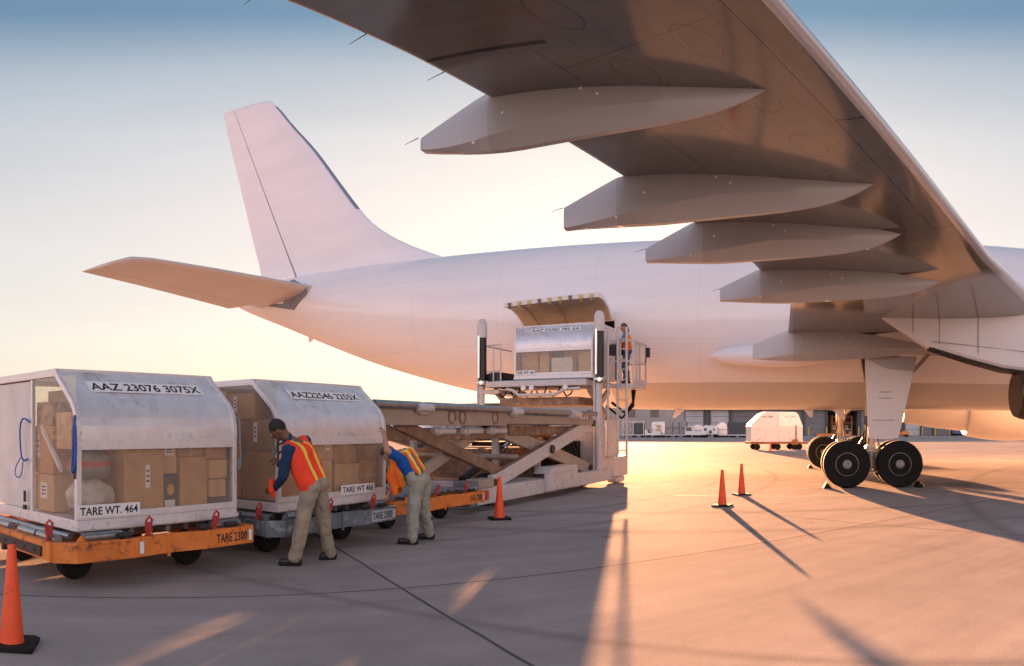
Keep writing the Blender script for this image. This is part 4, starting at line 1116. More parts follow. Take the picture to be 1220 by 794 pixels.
# ------------------------------------------------ cargo loader
ld = empty('cargo_loader', row(12, -8.5), ROW_RZ, 'tall white scissor lift cargo loader raised against the rear hold door', 'cargo loader')
def lx(u): return u - 12
NY, FY = -1.8, 1.75
b = MB()
for y in (NY, FY - .28):
    b.b2((lx(11.9), y, .13), (lx(20.2), y + .28, .45))
for u in (12.1, 13.6, 15.4, 17.4, 19.6): b.b2((lx(u), NY + .285, .16), (lx(u) + .22, FY - .285, .42))
ch = b.build('chassis', M['lwhite'], ld, smooth=0, bevel=.02)
b = MB(); b.b2((lx(14.9), NY - .10, .18), (lx(16.7), NY - .002, .56)); b.prism([(lx(14.9), NY - .1, .562), (lx(16.7), NY - .1, .562), (lx(16.6), NY - .1, .70), (lx(15.2), NY - .1, .70)], (0, .36, 0))
for u in (15.3, 16.3): b.tube((lx(u), NY - .115, .4), (lx(u), NY - .1, .4), .035, n=10)
b.build('outrigger_cover', M['lwhite'], ld, smooth=0, bevel=.02)
b = MB(); b.b2((lx(19.5), NY - .10, .2), (lx(20.7), NY + .35, .78)); b.b2((lx(19.8), NY - .06, .02), (lx(20.5), NY + .25, .198)); b.build('stabiliser_box', M['lwhite'], ld, smooth=0, bevel=.05, bseg=3)
b = MB(); b.b2((lx(19.42), NY + .05, .782), (lx(20.3), NY + .5, 1.80)); b.b2((lx(19.55), NY + .038, .95), (lx(20.15), NY + .0495, 1.55)); b.build('control_cabinet', M['lwhite'], ld, smooth=0, bevel=.03)
b = MB(); b.b2((lx(19.5), FY - .25, .15), (lx(21.0), FY + .2, .78)); b.build('stabiliser_box', M['lwhite'], ld, smooth=0, bevel=.05)
b = MB(); b.b2((lx(11.55), NY - .02, .14), (lx(11.88), NY + .32, .60)); b.build('rear_light_box', M['grey_steel'], ld, smooth=0, bevel=.015)
b = MB(); b.b2((lx(11.9), NY - .03, .44), (lx(12.5), NY + .25, .62)); b.build('step_box', M['beige'], ld, smooth=0, bevel=.015)
M['lamp'] = mat('red_lamp_lens', (.5, .03, .02), .25, var=.05)
b = MB(); b.b2((lx(12.05), NY - .04, .22), (lx(12.28), NY - .001, .40)); b.build('tail_lamp', M['lamp'], ld, smooth=0, bevel=.01)
for u in (13.2, 18.6):
    for y in (NY + .55, FY - .55):
        w = empty('wheel', (lx(u), y, .33)); w.parent = ld; wheel((0, 0, 0), .33, .28, w, n=24)
# scissor arms: two pairs, near and far
ZL, ZH = .50, 1.66
for y, k in ((NY + .15, 0), (FY - .30, 1)):
    for (ua, za), (ub, zb), dy, m in (((12.7, ZL), (18.2, ZH + .04), 0, M['lwhite'] if k == 0 else M['beige']), ((12.7, ZH), (18.4, ZL), .16, M['beige'])):
        b = MB(); b.bar((lx(ua), y + dy, za), (lx(ub), y + dy, zb), .13, .30)
        a = b.build('scissor_arm', m, ld, smooth=0, bevel=.02)
        b = MB(); b.bar((lx(ua) + .1, y + dy, za + .165), (lx(ub) - .1, y + dy, zb + .165), .11, .02); b.build('wear_strip', M['brown'], a, smooth=0)
        b = MB()
        for (u_, z_) in ((ua, za), (ub, zb)): b.tube((lx(u_), y + dy - .12, z_), (lx(u_), y + dy + .12, z_), .09, n=14)
        b.build('pivot', M['dark_steel'], a)
    b = MB(); b.tube((lx(15.5), y - .12, 1.09), (lx(15.5), y + .3, 1.09), .10, n=14); b.build('scissor_pivot', M['dark_steel'], ld)
    # rear extension scissor of the main deck
    b = MB(); b.bar((lx(9.6), y + .05, ZH), (lx(13.4), y + .05, .62), .11, .22); b.build('scissor_arm', M['brown'], ld, smooth=0, bevel=.02)
    b = MB(); b.bar((lx(10.2), y + .2, .68), (lx(13.0), y + .2, ZH), .10, .2); b.build('scissor_arm', M['beige'], ld, smooth=0, bevel=.02)
for z, u in ((.95, 14.2), (1.3, 16.8), (.8, 17.2)):
    b = MB(); b.tube((lx(u), NY + .3, z), (lx(u), FY - .3, z), .06, n=12); b.build('cross_tube', M['beige'], ld)
for y in (-.7, .6):
    b = MB(); b.tube((lx(13.2), y, .5), (lx(15.0), y, 1.1), .085, n=14); b.build('lift_cylinder', M['black'], ld)
    b = MB(); b.tube((lx(15.0), y, 1.1), (lx(16.4), y, 1.58), .05, n=14); b.build('cylinder_rod', M['chrome'], ld)
# main deck
b = MB()
for y in (NY, FY - .12):
    b.b2((lx(8.75), y, 1.70), (lx(13.1), y + .12, 1.985)); b.b2((lx(13.12), y + .03, 1.74), (lx(18.1), y + .12, 1.93))
for u in (8.8, 10.2, 11.6, 13.0, 14.6, 16.2, 17.9): b.b2((lx(u), NY + .125, 1.72), (lx(u) + .12, FY - .125, 1.90))
b.prism([(lx(13.1), NY + .01, 1.70), (lx(13.1), NY + .01, 1.985), (lx(13.5), NY + .01, 1.985)], (0, .1, 0))
dk = b.build('main_deck', M['beige'], ld, smooth=0, bevel=.012)
b = MB(); b.b2((lx(8.9), NY + .2, 1.45), (lx(13.4), NY + .34, 1.66)); b.b2((lx(13.6), NY + .2, 1.50), (lx(18.1), NY + .30, 1.70)); b.b2((lx(8.9), FY - .34, 1.45), (lx(18.1), FY - .2, 1.66)); b.build('under_frame', M['brown'], ld, smooth=0, bevel=.012)
for u0, u1 in ((8.7, 9.95), (10.05, 13.15), (13.55, 16.3), (16.9, 18.1)):
    b = MB(); b.tube((lx(u0), NY - .04, 2.02), (lx(u1), NY - .04, 2.02), .065, n=16); b.build('guide_roller', M['roller'], ld)
    b = MB(); b.tube((lx(u0), FY - .04, 2.02), (lx(u1), FY - .04, 2.02), .065, n=16); b.build('guide_roller', M['roller'], ld)
for u in (10.0, 13.35, 16.6):
    b = MB(); b.b2((lx(u) - .12, NY - .09, 1.88), (lx(u) + .12, NY + .06, 2.07)); b.tube((lx(u) - .2, NY - .10, 1.98), (lx(u) + .2, NY - .10, 1.98), .07, n=14); b.build('roller_bracket', M['lwhite'], ld, bevel=.01)
b = MB(); b.b2((lx(16.85), NY - .075, 1.88), (lx(17.45), NY - .03, 2.04)); bw = b.build('warning_plate', M['lwhite'], ld, smooth=0, bevel=.01)
b = MB()
for u in (17.08, 17.24): b.b2((lx(u), NY - .079, 1.92), (lx(u) + .06, NY - .076, 1.99))
b.build('socket', M['black'], bw, smooth=0)
for u in (11.0, 11.35, 12.6):
    b = MB(); R = [[Vector((lx(u) + r * cos(a), NY - .012 + yy, 1.85 + r * sin(a))) for a in [2 * pi * k / 20 for k in range(20)]] for r, yy in ((.13, .02), (.13, 0), (.09, 0), (.09, .02))]
    b.rings(R); b.build('lightening_ring', M['brown'], ld)
for u in (10.6, 11.6, 12.6):
    b = MB(); b.tube((lx(u), NY + .15, 1.60), (lx(u) + .7, NY + .15, 1.60), .06, n=12); b.tube((lx(u) + .1, NY + .15, 1.60), (lx(u) + .2, NY + .15, 1.60), .085, n=12); b.build('hydraulic_motor', M['lwhite'], ld)
for k in range(26):
    u = 8.9 + k * .355
    b = MB(); b.tube((lx(u), NY + .14, 1.97), (lx(u), FY - .14, 1.97), .045, n=10); b.build('conveyor_roller', M['roller'], ld)
# engine bay, hoses and the upright panels at the front
b = MB(); b.b2((lx(14.2), -.75, .46), (lx(16.7), 1.3, 1.12)); b.b2((lx(14.4), -.80, .6), (lx(15.1), -.752, 1.0)); b.b2((lx(15.3), -.80, .55), (lx(16.4), -.752, 1.02)); b.build('machinery_sun_block', M['brown'], ld, smooth=0, bevel=.03)  # machinery bulk added under the deck to block the low sun
b = MB(); b.b2((lx(16.9), -1.1, .46), (lx(18.9), 1.2, 1.22)); eb = b.build('engine_housing', M['void'], ld, smooth=0, bevel=.02)
b = MB()
for k in range(5):
    b.path([(lx(17.0 + .3 * k), -1.15, 1.3), (lx(17.05 + .3 * k), -1.3, 1.1 - .05 * k), (lx(17.2 + .28 * k), -1.28, .8), (lx(17.3 + .3 * k), -1.14, .6)], .022, 6)
b.build('hydraulic_hose', M['rubber'], eb)
b = MB(); b.b2((lx(18.95), NY + .02, .46), (lx(19.05), NY + .9, 1.62)); b.b2((lx(18.7), NY - .0, .46), (lx(18.9), NY + .12, 1.9)); b.build('front_panel', M['lwhite'], ld, smooth=0, bevel=.01)
b = MB(); b.b2((lx(19.1), -1.1, .46), (lx(20.6), 1.5, 1.1)); b.build('hydraulic_tank', M['lwhite'], ld, smooth=0, bevel=.03)
for p in (((14.3, NY + .9, .46), (14.3, NY + .9, 1.64)), ((16.3, NY + .8, .46), (16.3, NY + .8, 1.6)), ((13.9, 1.0, .46), (13.9, 1.0, 1.6))):
    b = MB(); b.bar((lx(p[0][0]), p[0][1], p[0][2]), (lx(p[1][0]), p[1][1], p[1][2]), .12, .12, up=(1, 0, 0)); b.build('upright', M['lwhite'], ld, smooth=0)
b = MB(); b.path([(lx(15.5), -.9, 1.3), (lx(15.9), -1.1, 1.5), (lx(16.5), -1.1, 1.52), (lx(16.9), -1.0, 1.38)], .16, 14); b.build('air_duct', M['brown'], ld, smooth=60)
for k in range(4):
    b = MB(); b.b2((lx(15.6), -1.0 + .5 * k, 1.28 + .06 * k), (lx(17.9), -.95 + .5 * k, 1.33 + .06 * k)); b.build('pipe_rack', M['beige'], ld, smooth=0)
# hoist posts
for y in (NY + .02, FY + .02):
    b = MB(); b.tube((lx(18.5), y, .45), (lx(18.5), y, 3.1), .085, n=18); b.b2((lx(18.5) - .05, y + .085, .45), (lx(18.5) + .05, y + .14, 3.0)); po = b.build('hoist_post', M['lwhite'], ld, smooth=40)
    b = MB(); b.b2((lx(18.5) - .10, y - .13, 2.78), (lx(18.5) + .06, y + .07, 4.22)); b.build('chain_guard', M['black'], po, smooth=0, bevel=.02)
    b = MB(); b.tube((lx(18.5) - .13, y + .03, 3.0), (lx(18.5) - .13, y + .03, 4.2), .035, n=12); b.build('piston_rod', M['chrome'], po)
    R = []
    b = MB()
    for z, k in ((4.15, 1), (4.5, 1), (4.62, .85), (4.69, .5), (4.70, .1)):
        R.append([Vector((lx(18.5) + .13 * k * cos(a) - .02, y - .02 + .15 * k * sin(a), z)) for a in [2 * pi * i / 20 for i in range(20)]])
    b.rings(R); b.build('post_cap', M['lwhite'], po, smooth=50)
    b = MB(); b.tube((lx(18.5) - .16, y - .2, 2.86), (lx(18.5) - .16, y + .04, 2.86), .07, n=14); b.tube((lx(18.5) - .24, y - .1, 2.86), (lx(18.5) - .18, y - .1, 2.86), .055, n=14); b.build('pulley', M['chrome'], po)
for o_ in ld.children:
    if o_.name.split('.')[0] in ('main_deck', 'under_frame', 'guide_roller', 'roller_bracket', 'warning_plate', 'lightening_ring', 'hydraulic_motor', 'conveyor_roller'): o_.location.z -= .08
# bridge deck that carries the lifted container
b = MB(); b.b2((lx(18.3), NY + .3, 2.72), (lx(18.42), FY - .2, 2.88)); b.b2((lx(20.75), NY + .3, 2.74), (lx(20.87), FY - .2, 2.88))
for y in (NY + .3, FY - .3): b.b2((lx(18.425), y, 2.72), (lx(20.745), y + .12, 2.87))
for k in range(5): b.b2((lx(18.43), NY + .6 + .6 * k, 2.74), (lx(20.74), NY + .7 + .6 * k, 2.84))
br = b.build('bridge_deck', M['lwhite'], ld, smooth=0, bevel=.012)
for k in range(9):
    b = MB(); b.tube((lx(18.6 + .26 * k), NY + .45, 2.88), (lx(18.6 + .26 * k), FY - .35, 2.88), .045, n=10); b.build('bridge_roller', M['roller'], ld)
b = MB(); b.path([(lx(18.35), .9, 2.66), (lx(18.35), .7, 2.62), (lx(18.3), .5, 2.48), (lx(18.3), -.6, 2.48), (lx(18.35), -.85, 2.62), (lx(18.35), -1.3, 2.64)], .045, 10); b.build('safety_bar', M['lwhite'], ld, smooth=60)
for y in (.35, .1, -.9):
    b = MB(); b.tube((lx(18.26), y, 2.67), (lx(18.32), y, 2.67), .07, n=14); b.build('work_lamp', M['plate'], ld)
for y in (NY + .35, FY - .35):
    b = MB(); b.bar((lx(18.6), y, 2.66), (lx(20.6), y, 1.6), .10, .16); b.build('bridge_scissor', M['beige'], ld, smooth=0, bevel=.01)
    b = MB(); b.bar((lx(18.6), y + .13, 1.65), (lx(20.6), y + .13, 2.66), .10, .16); b.build('bridge_scissor', M['lwhite'], ld, smooth=0, bevel=.01)
b = MB(); b.b2((lx(18.5), -1.2, 2.2), (lx(20.4), 1.2, 2.42)); b.build('bridge_tray', M['brown'], ld, smooth=0, bevel=.02)
b = MB()
for k in range(6): b.path([(lx(18.4), -1.1 + .4 * k, 2.7), (lx(18.45), -1.0 + .4 * k, 2.5), (lx(18.6), -.8 + .4 * k, 2.44), (lx(18.6), -.7 + .4 * k, 2.6)], .02, 6)
b.build('hydraulic_hose', M['rubber'], ld, smooth=60)
# left walkway: black wind screen and hand rail
b = MB(); b.prism([(lx(18.6), 1.30, 2.72), (lx(18.6), 1.88, 3.06), (lx(18.6), 1.50, 3.16), (lx(18.6), 1.22, 3.16)], (1.6, 0, 0)); b.build('walkway_screen', M['black'], ld, smooth=0)
b = MB()
for z in (3.2, 3.95): b.tube((lx(18.55), 1.18, z), (lx(18.55), 1.72, z - .03), .022, n=8)
for y in (1.70, 1.42, 1.19): b.tube((lx(18.55), y, 2.7), (lx(18.55), y, 3.95), .022, n=8)
b.tube((lx(18.55), 1.72, 3.93), (lx(20.3), 1.72, 3.93), .022, n=8); b.build('hand_rail', M['lwhite'], ld, smooth=60)
b = MB(); b.ell((lx(18.5), 1.78, 3.84), (.04, .04, .06)); b.build('amber_lamp', M['lamp'], ld, smooth=60)
b = MB(); b.b2((lx(18.45), 1.2, 2.55), (lx(20.3), 1.8, 2.66)); b.build('walkway', M['lwhite'], ld, smooth=0, bevel=.01)
# ladder and operator cage on the right
b = MB()
for y in (-2.04, -2.30):
    b.tube((lx(19.3), y, .78), (lx(19.3), y, 4.35), .035, n=10)
lad = b.build('ladder', M['lwhite'], ld, smooth=60)
for k in range(12):
    b = MB(); b.tube((lx(19.3), -2.04, .95 + .28 * k), (lx(19.3), -2.30, .95 + .28 * k), .016, n=8); b.build('rung', M['lwhite'], lad, smooth=60)
b = MB(); b.tube((lx(19.3), -2.04, 4.35), (lx(19.55), -2.04, 4.38), .03, n=8); b.tube((lx(18.75), -1.95, .8), (lx(18.75), -1.95, 4.2), .03, n=10); b.build('ladder_rail', M['lwhite'], ld, smooth=60)
CX0, CX1, CY0, CY1, CZ = lx(19.35), lx(20.55), -2.48, -1.72, 2.80
b = MB(); b.b2((CX0, CY0, CZ - .12), (CX1, CY1, CZ)); b.b2((CX0 + .002, CY0 + .002, CZ + .002), (CX1, CY0 + .02, CZ + .14)); b.build('cage_floor', M['lwhite'], ld, smooth=0, bevel=.01)
b = MB()
for z in (CZ + .62, CZ + 1.18):
    for a, c in (((CX0, CY0), (CX1, CY0)), ((CX0, CY0), (CX0, CY1)), ((CX1, CY0), (CX1, CY1))): b.bar((*a, z), (*c, z), .05, .05)
for x, y in ((CX0, CY0), (CX1, CY0), (CX0, CY1), (CX1, CY1), ((CX0 + CX1) / 2, CY0), (CX0, (CY0 + CY1) / 2), (CX0 + .3, CY0)): b.bar((x, y, CZ), (x, y, CZ + 1.2), .05, .05, up=(1, 0, 0))
b.build('cage_rail', M['lwhite'], ld, smooth=0, bevel=.006)
b = MB(); b.box((CX1 - .1, CY0 - .10, CZ + .95), (.14, .10, .28)); b.bar((CX1 - .1, CY0 - .05, CZ + .8), (CX1 - .1, CY0, CZ + .62), .03, .03); b.build('flood_lamp', M['black'], ld, smooth=0, bevel=.02)
b = MB(); b.b2((CX0 + .06, CY1 - .35, CZ + .80), (CX0 + .35, CY1 - .02, CZ + 1.08)); b.build('control_panel', M['dark_steel'], ld, smooth=0, bevel=.02)
b = MB(); b.path([(CX0 + .6, CY0 + .15, CZ - .14), (CX0 + .62, CY0 + .2, CZ - .5), (CX0 + .5, CY0 + .4, CZ - .8), (CX0 + .5, CY0 + .8, CZ - .5)], .04, 8); b.path([(CX0 + .7, CY0 + .25, CZ - .14), (CX0 + .7, CY0 + .22, CZ - .6), (CX0 + .5, CY0 + .5, CZ - .95), (CX0 + .3, CY0 + .9, CZ - .6)], .035, 8); b.build('cable_loop', M['rubber'], ld, smooth=60)
# the lifted container
ang3 = -ROW
c3 = container(row(18.62, -9.30, 2.93), ang3, 2.36, 1.9, 1.56, 'AAZ 23782 782 5A', 'TARE WT. 461', 'silver cargo container raised on the loader bridge under the open hold door', GC, 'solid', .03, .62, (.16, .80))
GB3 = 'cartons seen through the raised container window'
carton(c3, (.12, .25, .13), (.62, .7, .86), 0, 'brown carton at the left of the raised container window', GB3)
carton(c3, (.66, .28, .13), (.95, .7, .9), 2, 'narrow pale carton second from the left in the raised container', GB3, None, False)
carton(c3, (1.02, .45, .13), (1.32, .85, .88), 5, 'dark carton in the middle of the raised container', GB3, None, False)
carton(c3, (1.12, .07, .13), (1.74, .4, .58), 4, 'whitish carton standing against the raised container window', GB3, None, False)
carton(c3, (1.36, .44, .13), (1.84, .9, .95), 0, 'brown carton behind the whitish carton in the raised container', GB3, None, False)
carton(c3, (1.88, .2, .13), (2.26, .7, .88), 2, 'pale carton at the right of the raised container window', GB3)
strap(c3, [(2.375, -.01, 1.05), (2.40, -.02, 1.0), (2.40, -.02, .5), (2.385, -.005, .3)], M['grey_web'], .03)
# ---------------------------------------------------------------- traffic cones and wheel chocks
def cone(p, label, h=.735):
    t = empty('traffic_cone', p, random.uniform(0, 1.5), label, 'traffic cone', 'orange traffic cones on the apron')
    s = h / .735
    b = MB(); b.lathe([(.092 * s, .034), (.088 * s, .06), (.030 * s, .715 * s), (.024 * s, .735 * s), (.016 * s, .735 * s), (.02 * s, .70 * s), (.078 * s, .036)], None, 28); b.build('cone_body', M['cone'], t, smooth=40)
    b = MB(); w = .185 * s; c = .045 * s
    b.prism([(-w + c, -w, .008), (w - c, -w, .008), (w, -w + c, .008), (w, w - c, .008), (w - c, w, .008), (-w + c, w, .008), (-w, w - c, .008), (-w, -w + c, .008)], (0, 0, .026))
    for x in (-1, 1):
        for y in (-1, 1): b.b2((x * .15 * s - .03, y * .15 * s - .03, 0), (x * .15 * s + .03, y * .15 * s + .03, .009))
    b.build('base', M['rubber'], t, smooth=0, bevel=.006)
    return t
cone(polar(14, 5.35), 'nearest orange traffic cone in front of the orange dolly at the left edge')
cone(polar(595, 12.75), 'orange traffic cone standing against the loader chassis')
cone(polar(860.5, 14.9), 'orange traffic cone on sunlit ground, the nearer of the pair left of the landing gear')
cone(polar(883.5, 17.4), 'orange traffic cone on sunlit ground, the farther of the pair left of the landing gear')
cone(polar(918, 48.5), 'tiny orange traffic cone in front of the white container far away', .70)
def chock(p, rz, label):
    t = empty('wheel_chock', p, rz, label, 'chock', 'chocks under the main wheels')
    b = MB(); b.prism([(-.11, -.2, 0), (.11, -.2, 0), (.03, -.2, .15), (-.03, -.2, .15)], (0, .4, 0)); b.build('block', M['rubber'], t, smooth=0, bevel=.012)
    b = MB(); b.path([(0, -.2, .10), (0, -.30, .16), (.1, -.34, .03)], .012, 6); b.build('rope', M['yprint'], t, smooth=60)
gp = lambda x, y: air(x, y)
chock(air(1.85 - .52, -5.28), -PSI, 'wheel chock behind the nearest left tyre of the near landing gear')
chock(air(3.25 + .52, -5.28), -PSI, 'wheel chock in front of the nearest right tyre of the near landing gear')
chock(air(1.85 - .52, 4.3), -PSI, 'wheel chock behind the tyres of the far landing gear')

# ---------------------------------------------------------------- far side of the apron
FD = 121.0
def hx(px): return (DIST + FD) * math.tan((px - 610) / 880.0 - PSI)
term = empty('cargo_terminal', air(0, FD), -PSI, 'long low grey cargo terminal with roll up doors beyond the aircraft', 'building')
M['twall'] = mat('grey_terminal_cladding', (.18, .18, .19), .7, var=.08, vscale=.4)
M['twall2'] = mat('beige_terminal_cladding', (.36, .32, .29), .7, var=.08, vscale=.4)
M['tdoor'] = mat('pale_roller_door', (.46, .45, .46), .6, var=.06, vscale=.5)
M['tdark'] = mat('dark_terminal_steel', (.07, .07, .075), .6, var=.2)
M['twin'] = mat('dark_window', (.12, .10, .09), .15, var=.2)
M['yellow'] = mat('yellow_bollard_paint', (.62, .40, .04), .5, var=.1)
WX0, WX1, TH = hx(470), hx(1400), 6.3
BX0, BX1 = hx(986), hx(1022); CX0_, CX1_ = hx(1131), hx(1150)
b = MB()
for x0, x1 in ((WX0, BX0), (BX1, CX0_), (CX1_, WX1)): b.b2((x0, 0, 0), (x1, 26, TH))
for x0, x1 in ((BX0, BX1), (CX0_, CX1_)): b.b2((x0 + .001, 0.01, 4.9), (x1 - .001, 25.99, TH - .01)); b.b2((x0 + .001, 12, 0.01), (x1 - .001, 12.3, 4.89))
b.build('wall', M['twall'], term, smooth=0)
b = MB(); b.b2((WX0 - .3, -.35, TH + .002), (WX1, 26, TH + .5)); b.build('roof', M['tdark'], term, smooth=0)
b = MB(); b.b2((hx(470), -.06, .01), (hx(815), -.003, TH - .02)); b.build('office_front', M['twall2'], term, smooth=0)
for a, c in ((745, 757), (775, 785), (700, 712), (650, 664), (600, 612)):
    b = MB(); b.b2((hx(a), -.12, 3.6), (hx(c), -.062, 5.3)); w_ = b.build('window', M['twin'], term, smooth=0)
    b = MB(); b.b2((hx(a) - .1, -.16, 3.45), (hx(c) + .1, -.062, 3.59)); b.build('sill', M['tdoor'], w_, smooth=0)
for a, c, k in ((817, 838, 1), (847, 868, 1), (874, 905, 0), (960, 984, 0), (1026, 1036, 0), (1050, 1068, 0), (1079, 1096, 1), (1099, 1110, 0), (1114, 1129, 0), (1160, 1185, 1), (1195, 1220, 0), (1240, 1265, 0)):
    b = MB()
    x0, x1 = hx(a), hx(c)
    b.b2((x0, -.10, .02), (x1, -.004, 5.0))
    d = b.build('roller_door', M['tdoor'] if k else M['twall'], term, smooth=0)
    b = MB()
    for z in (1.25, 2.5, 3.75): b.b2((x0 + .05, -.112, z), (x1 - .05, -.102, z + .07))
    b.build('door_slat_joint', M['tdark'], d, smooth=0)
for a in (840, 845, 870, 907, 957, 984, 1024, 1070, 1076, 1097, 1112):
    b = MB(); b.b2((hx(a) - .22, -.30, 0), (hx(a) + .22, -.102, TH - .05)); b.build('column', M['tdark'], term, smooth=0)
b = MB(); b.b2((hx(815), -1.4, 5.15), (hx(1300), -.31, 5.4)); b.build('canopy', M['tdark'], term, smooth=0)
b = MB(); b.tube((hx(827), -.6, 3.2), (hx(827), -.6, 6.6), .12, n=8); b.build('flue_pipe', M['tdoor'], term)
for i, (a, w) in enumerate(((984, 'left of the open bay'), (1022, 'right of the open bay'), (1097, 'right of the white roller door'), (1112, 'between the two grey doors'), (1129, 'beside the dark gateway'), (963, 'beside the grey roller door behind the white container'))):
    b = MB(); b.tube((0, 0, 0), (0, 0, 1.7), .13, n=12); b.ell((0, 0, 1.7), (.13, .13, .08)); o = b.build('bollard', M['yellow'], None, smooth=50); o.location = air(hx(a), FD - 1.8); tag(o, 'yellow bollard at the far terminal wall, ' + w, 'bollard', 'yellow bollards along the terminal')
# loading dock edge and racks in the open bay
b = MB(); b.b2((0, 0, 0), (6.5, 1.5, .45)); o = b.build('loading_platform', M['orange'], None, smooth=0, bevel=.03); o.location = air(hx(972), FD - 3); o.rotation_euler = (0, 0, -PSI); tag(o, 'low orange platform lying before the open terminal bay', 'platform')
rk = empty('storage_rack', air(hx(992), FD + 2), -PSI, 'tall rack of goods inside the open dark terminal bay', 'rack')
b = MB()
for x in (0, 2, 4): b.b2((x, 0, 0), (x + .1, .1, 4)); b.b2((x, 1, 0), (x + .1, 1.1, 4))
for z in (1.2, 2.5, 3.7): b.b2((0, -.02, z), (4.1, 1.12, z + .1))
b.build('rack_frame', M['orange'], rk, smooth=0)
for k in range(5):
    b = MB(); b.b2((.2 + .8 * k, .05, (1.302, .02, 2.602)[k % 3]), (.85 + .8 * k, .9, (2.1, .9, 3.3)[k % 3])); b.build('goods', CARDS[k % 4], rk, smooth=0, bevel=.03)
b = MB()
for s in (0, 2.4):
    for k in range(5): b.bar((s + .0, -.6, .1 + .0 * k), (s + .9, -.6, 1.6), .06, .06); b.bar((s + 1.5, -.6, .1), (s + .6, -.6, 1.6), .06, .06)
b.bar((0, -.6, 1.3), (4, -.6, 1.3), .06, .06); b.build('trestle', M['plate'], rk, smooth=0)

# row of parked container carts and service vehicles
M['mesh'] = mat('grey_net_cover', (.30, .29, .28), .7, var=.35, vscale=5)
M['dnet'] = mat('dark_net_cover', (.075, .08, .075), .7, var=.4, vscale=5)
GF = 'container carts parked before the terminal'
def cart_base(t, L_, D_=2.4, m=None):
    b = MB(); b.b2((0, 0, .30), (L_, D_, .46)); b.bar((-.9, D_ / 2, .36), (0, D_ / 2, .36), .1, .1); b.build('cart_bed', m or M['white'], t, smooth=0, bevel=.02)
    for x in (.5, L_ / 2, L_ - .5):
        for y in (.3, D_ - .3):
            b = MB(); b.tube((x, y - .1, .26), (x, y + .1, .26), .26, n=14); b.build('wheel', M['rubber'], t)
def far_cart(px, Y, L_, H, kind, label):
    t = empty('container_cart', air((DIST + Y) * math.tan((px - 610) / 880.0 - PSI), Y), -PSI, label, 'cart', GF)
    cart_base(t, L_)
    if kind in ('box', 'net', 'dark'):
        m = {'box': M['alu'], 'net': M['mesh'], 'dark': M['dnet']}[kind]
        b = MB(); R = []
        b.prism([(.1, .1, .462), (L_ - .1, .1, .462), (L_ - .1, .1, H - .15), (L_ - .3, .1, H), (.3, .1, H), (.1, .1, H - .15)], (0, 2.2, 0)); b.build('container', m, t, smooth=0, bevel=.05)
        b = MB()
        for k in range(4): x = .1 + (L_ - .2) * k / 3; b.b2((x - .05, .05, .47), (x + .05, .096, H - .2))
        b.b2((.05, .04, H * .55), (L_ - .05, .049, H * .55 + .1)); b.build('container_frame', M['alu_frame'] if kind == 'box' else M['dnet'], t, smooth=0)
        if kind == 'box':
            b = MB(); b.b2((L_ * .3, .06, .6), (L_ * .7, .094, H * .8)); b.build('door_panel', CARDS[2], t, smooth=0)
    elif kind == 'open':
        b = MB()
        for x in (.1, L_ / 2 - .05, L_ - .2): b.b2((x, .1, .462), (x + .1, .2, H)); b.b2((x, 2.1, .462), (x + .1, 2.2, H))
        b.b2((.1, .1, H + .001), (L_ - .1, 2.2, H + .08)); b.build('container_frame', M['alu_frame'], t, smooth=0)
        b = MB(); b.b2((.25, .3, .465), (L_ / 2 - .1, 2, H * .85)); b.build('load', M['mesh'], t, smooth=0, bevel=.05)
        b = MB(); b.b2((L_ / 2 + .1, .3, .465), (L_ - .25, 2, H * .9)); b.build('load', M['dnet'], t, smooth=0, bevel=.05)
    elif kind == 'dome':
        b = MB(); n = 12
        P = [(.1, .1, .462)] + [(.1 + (L_ - .2) * .5 * (1 - cos(pi * k / n)), .1, H * .55 + H * .45 * sin(pi * k / n)) for k in range(n + 1)] + [(L_ - .1, .1, .462)]
        b.prism(P, (0, 2.2, 0)); b.build('container', M['alu'], t, smooth=0, bevel=.04)
        b = MB(); b.b2((.2, .06, H * .5), (L_ - .2, .097, H * .5 + .08)); b.build('container_frame', M['seal'], t, smooth=0)
    return t
Yc = 96.0
far_cart(741, Yc, 3.8, 2.6, 'open', 'open framed cart with grey and dark loads leftmost of the far row')
far_cart(776, Yc, 2.4, 2.6, 'box', 'silver cart with a tan door panel in the far row beside the mesh covered cart')
far_cart(792, Yc, 3.7, 2.7, 'net', 'long grey mesh covered container cart in the far row')
far_cart(823, Yc + 2, 2.2, 2.1, 'dome', 'round topped silver container cart behind the small white truck')
far_cart(852.5, Yc, 2.2, 2.5, 'dome', 'tall round topped pale container cart in the middle of the far row')
far_cart(866, Yc, 1.7, 2.55, 'dark', 'dark netted cart left of its twin near the white container')
far_cart(878.5, Yc, 2.0, 2.5, 'dark', 'dark netted cart at the right end of the far row')
far_cart(452, Yc - 20, 3.6, 2.3, 'box', 'silver container cart far off, leftmost under the loader deck')
far_cart(486, Yc - 20, 3.4, 2.1, 'dome', 'round topped container cart far off behind the man in light blue')
far_cart(524, Yc - 20, 3.6, 2.3, 'net', 'mesh covered cart seen far off between the scissor arms')
far_cart(640, Yc - 10, 3.4, 2.4, 'box', 'silver container cart far behind the loader engine bay')
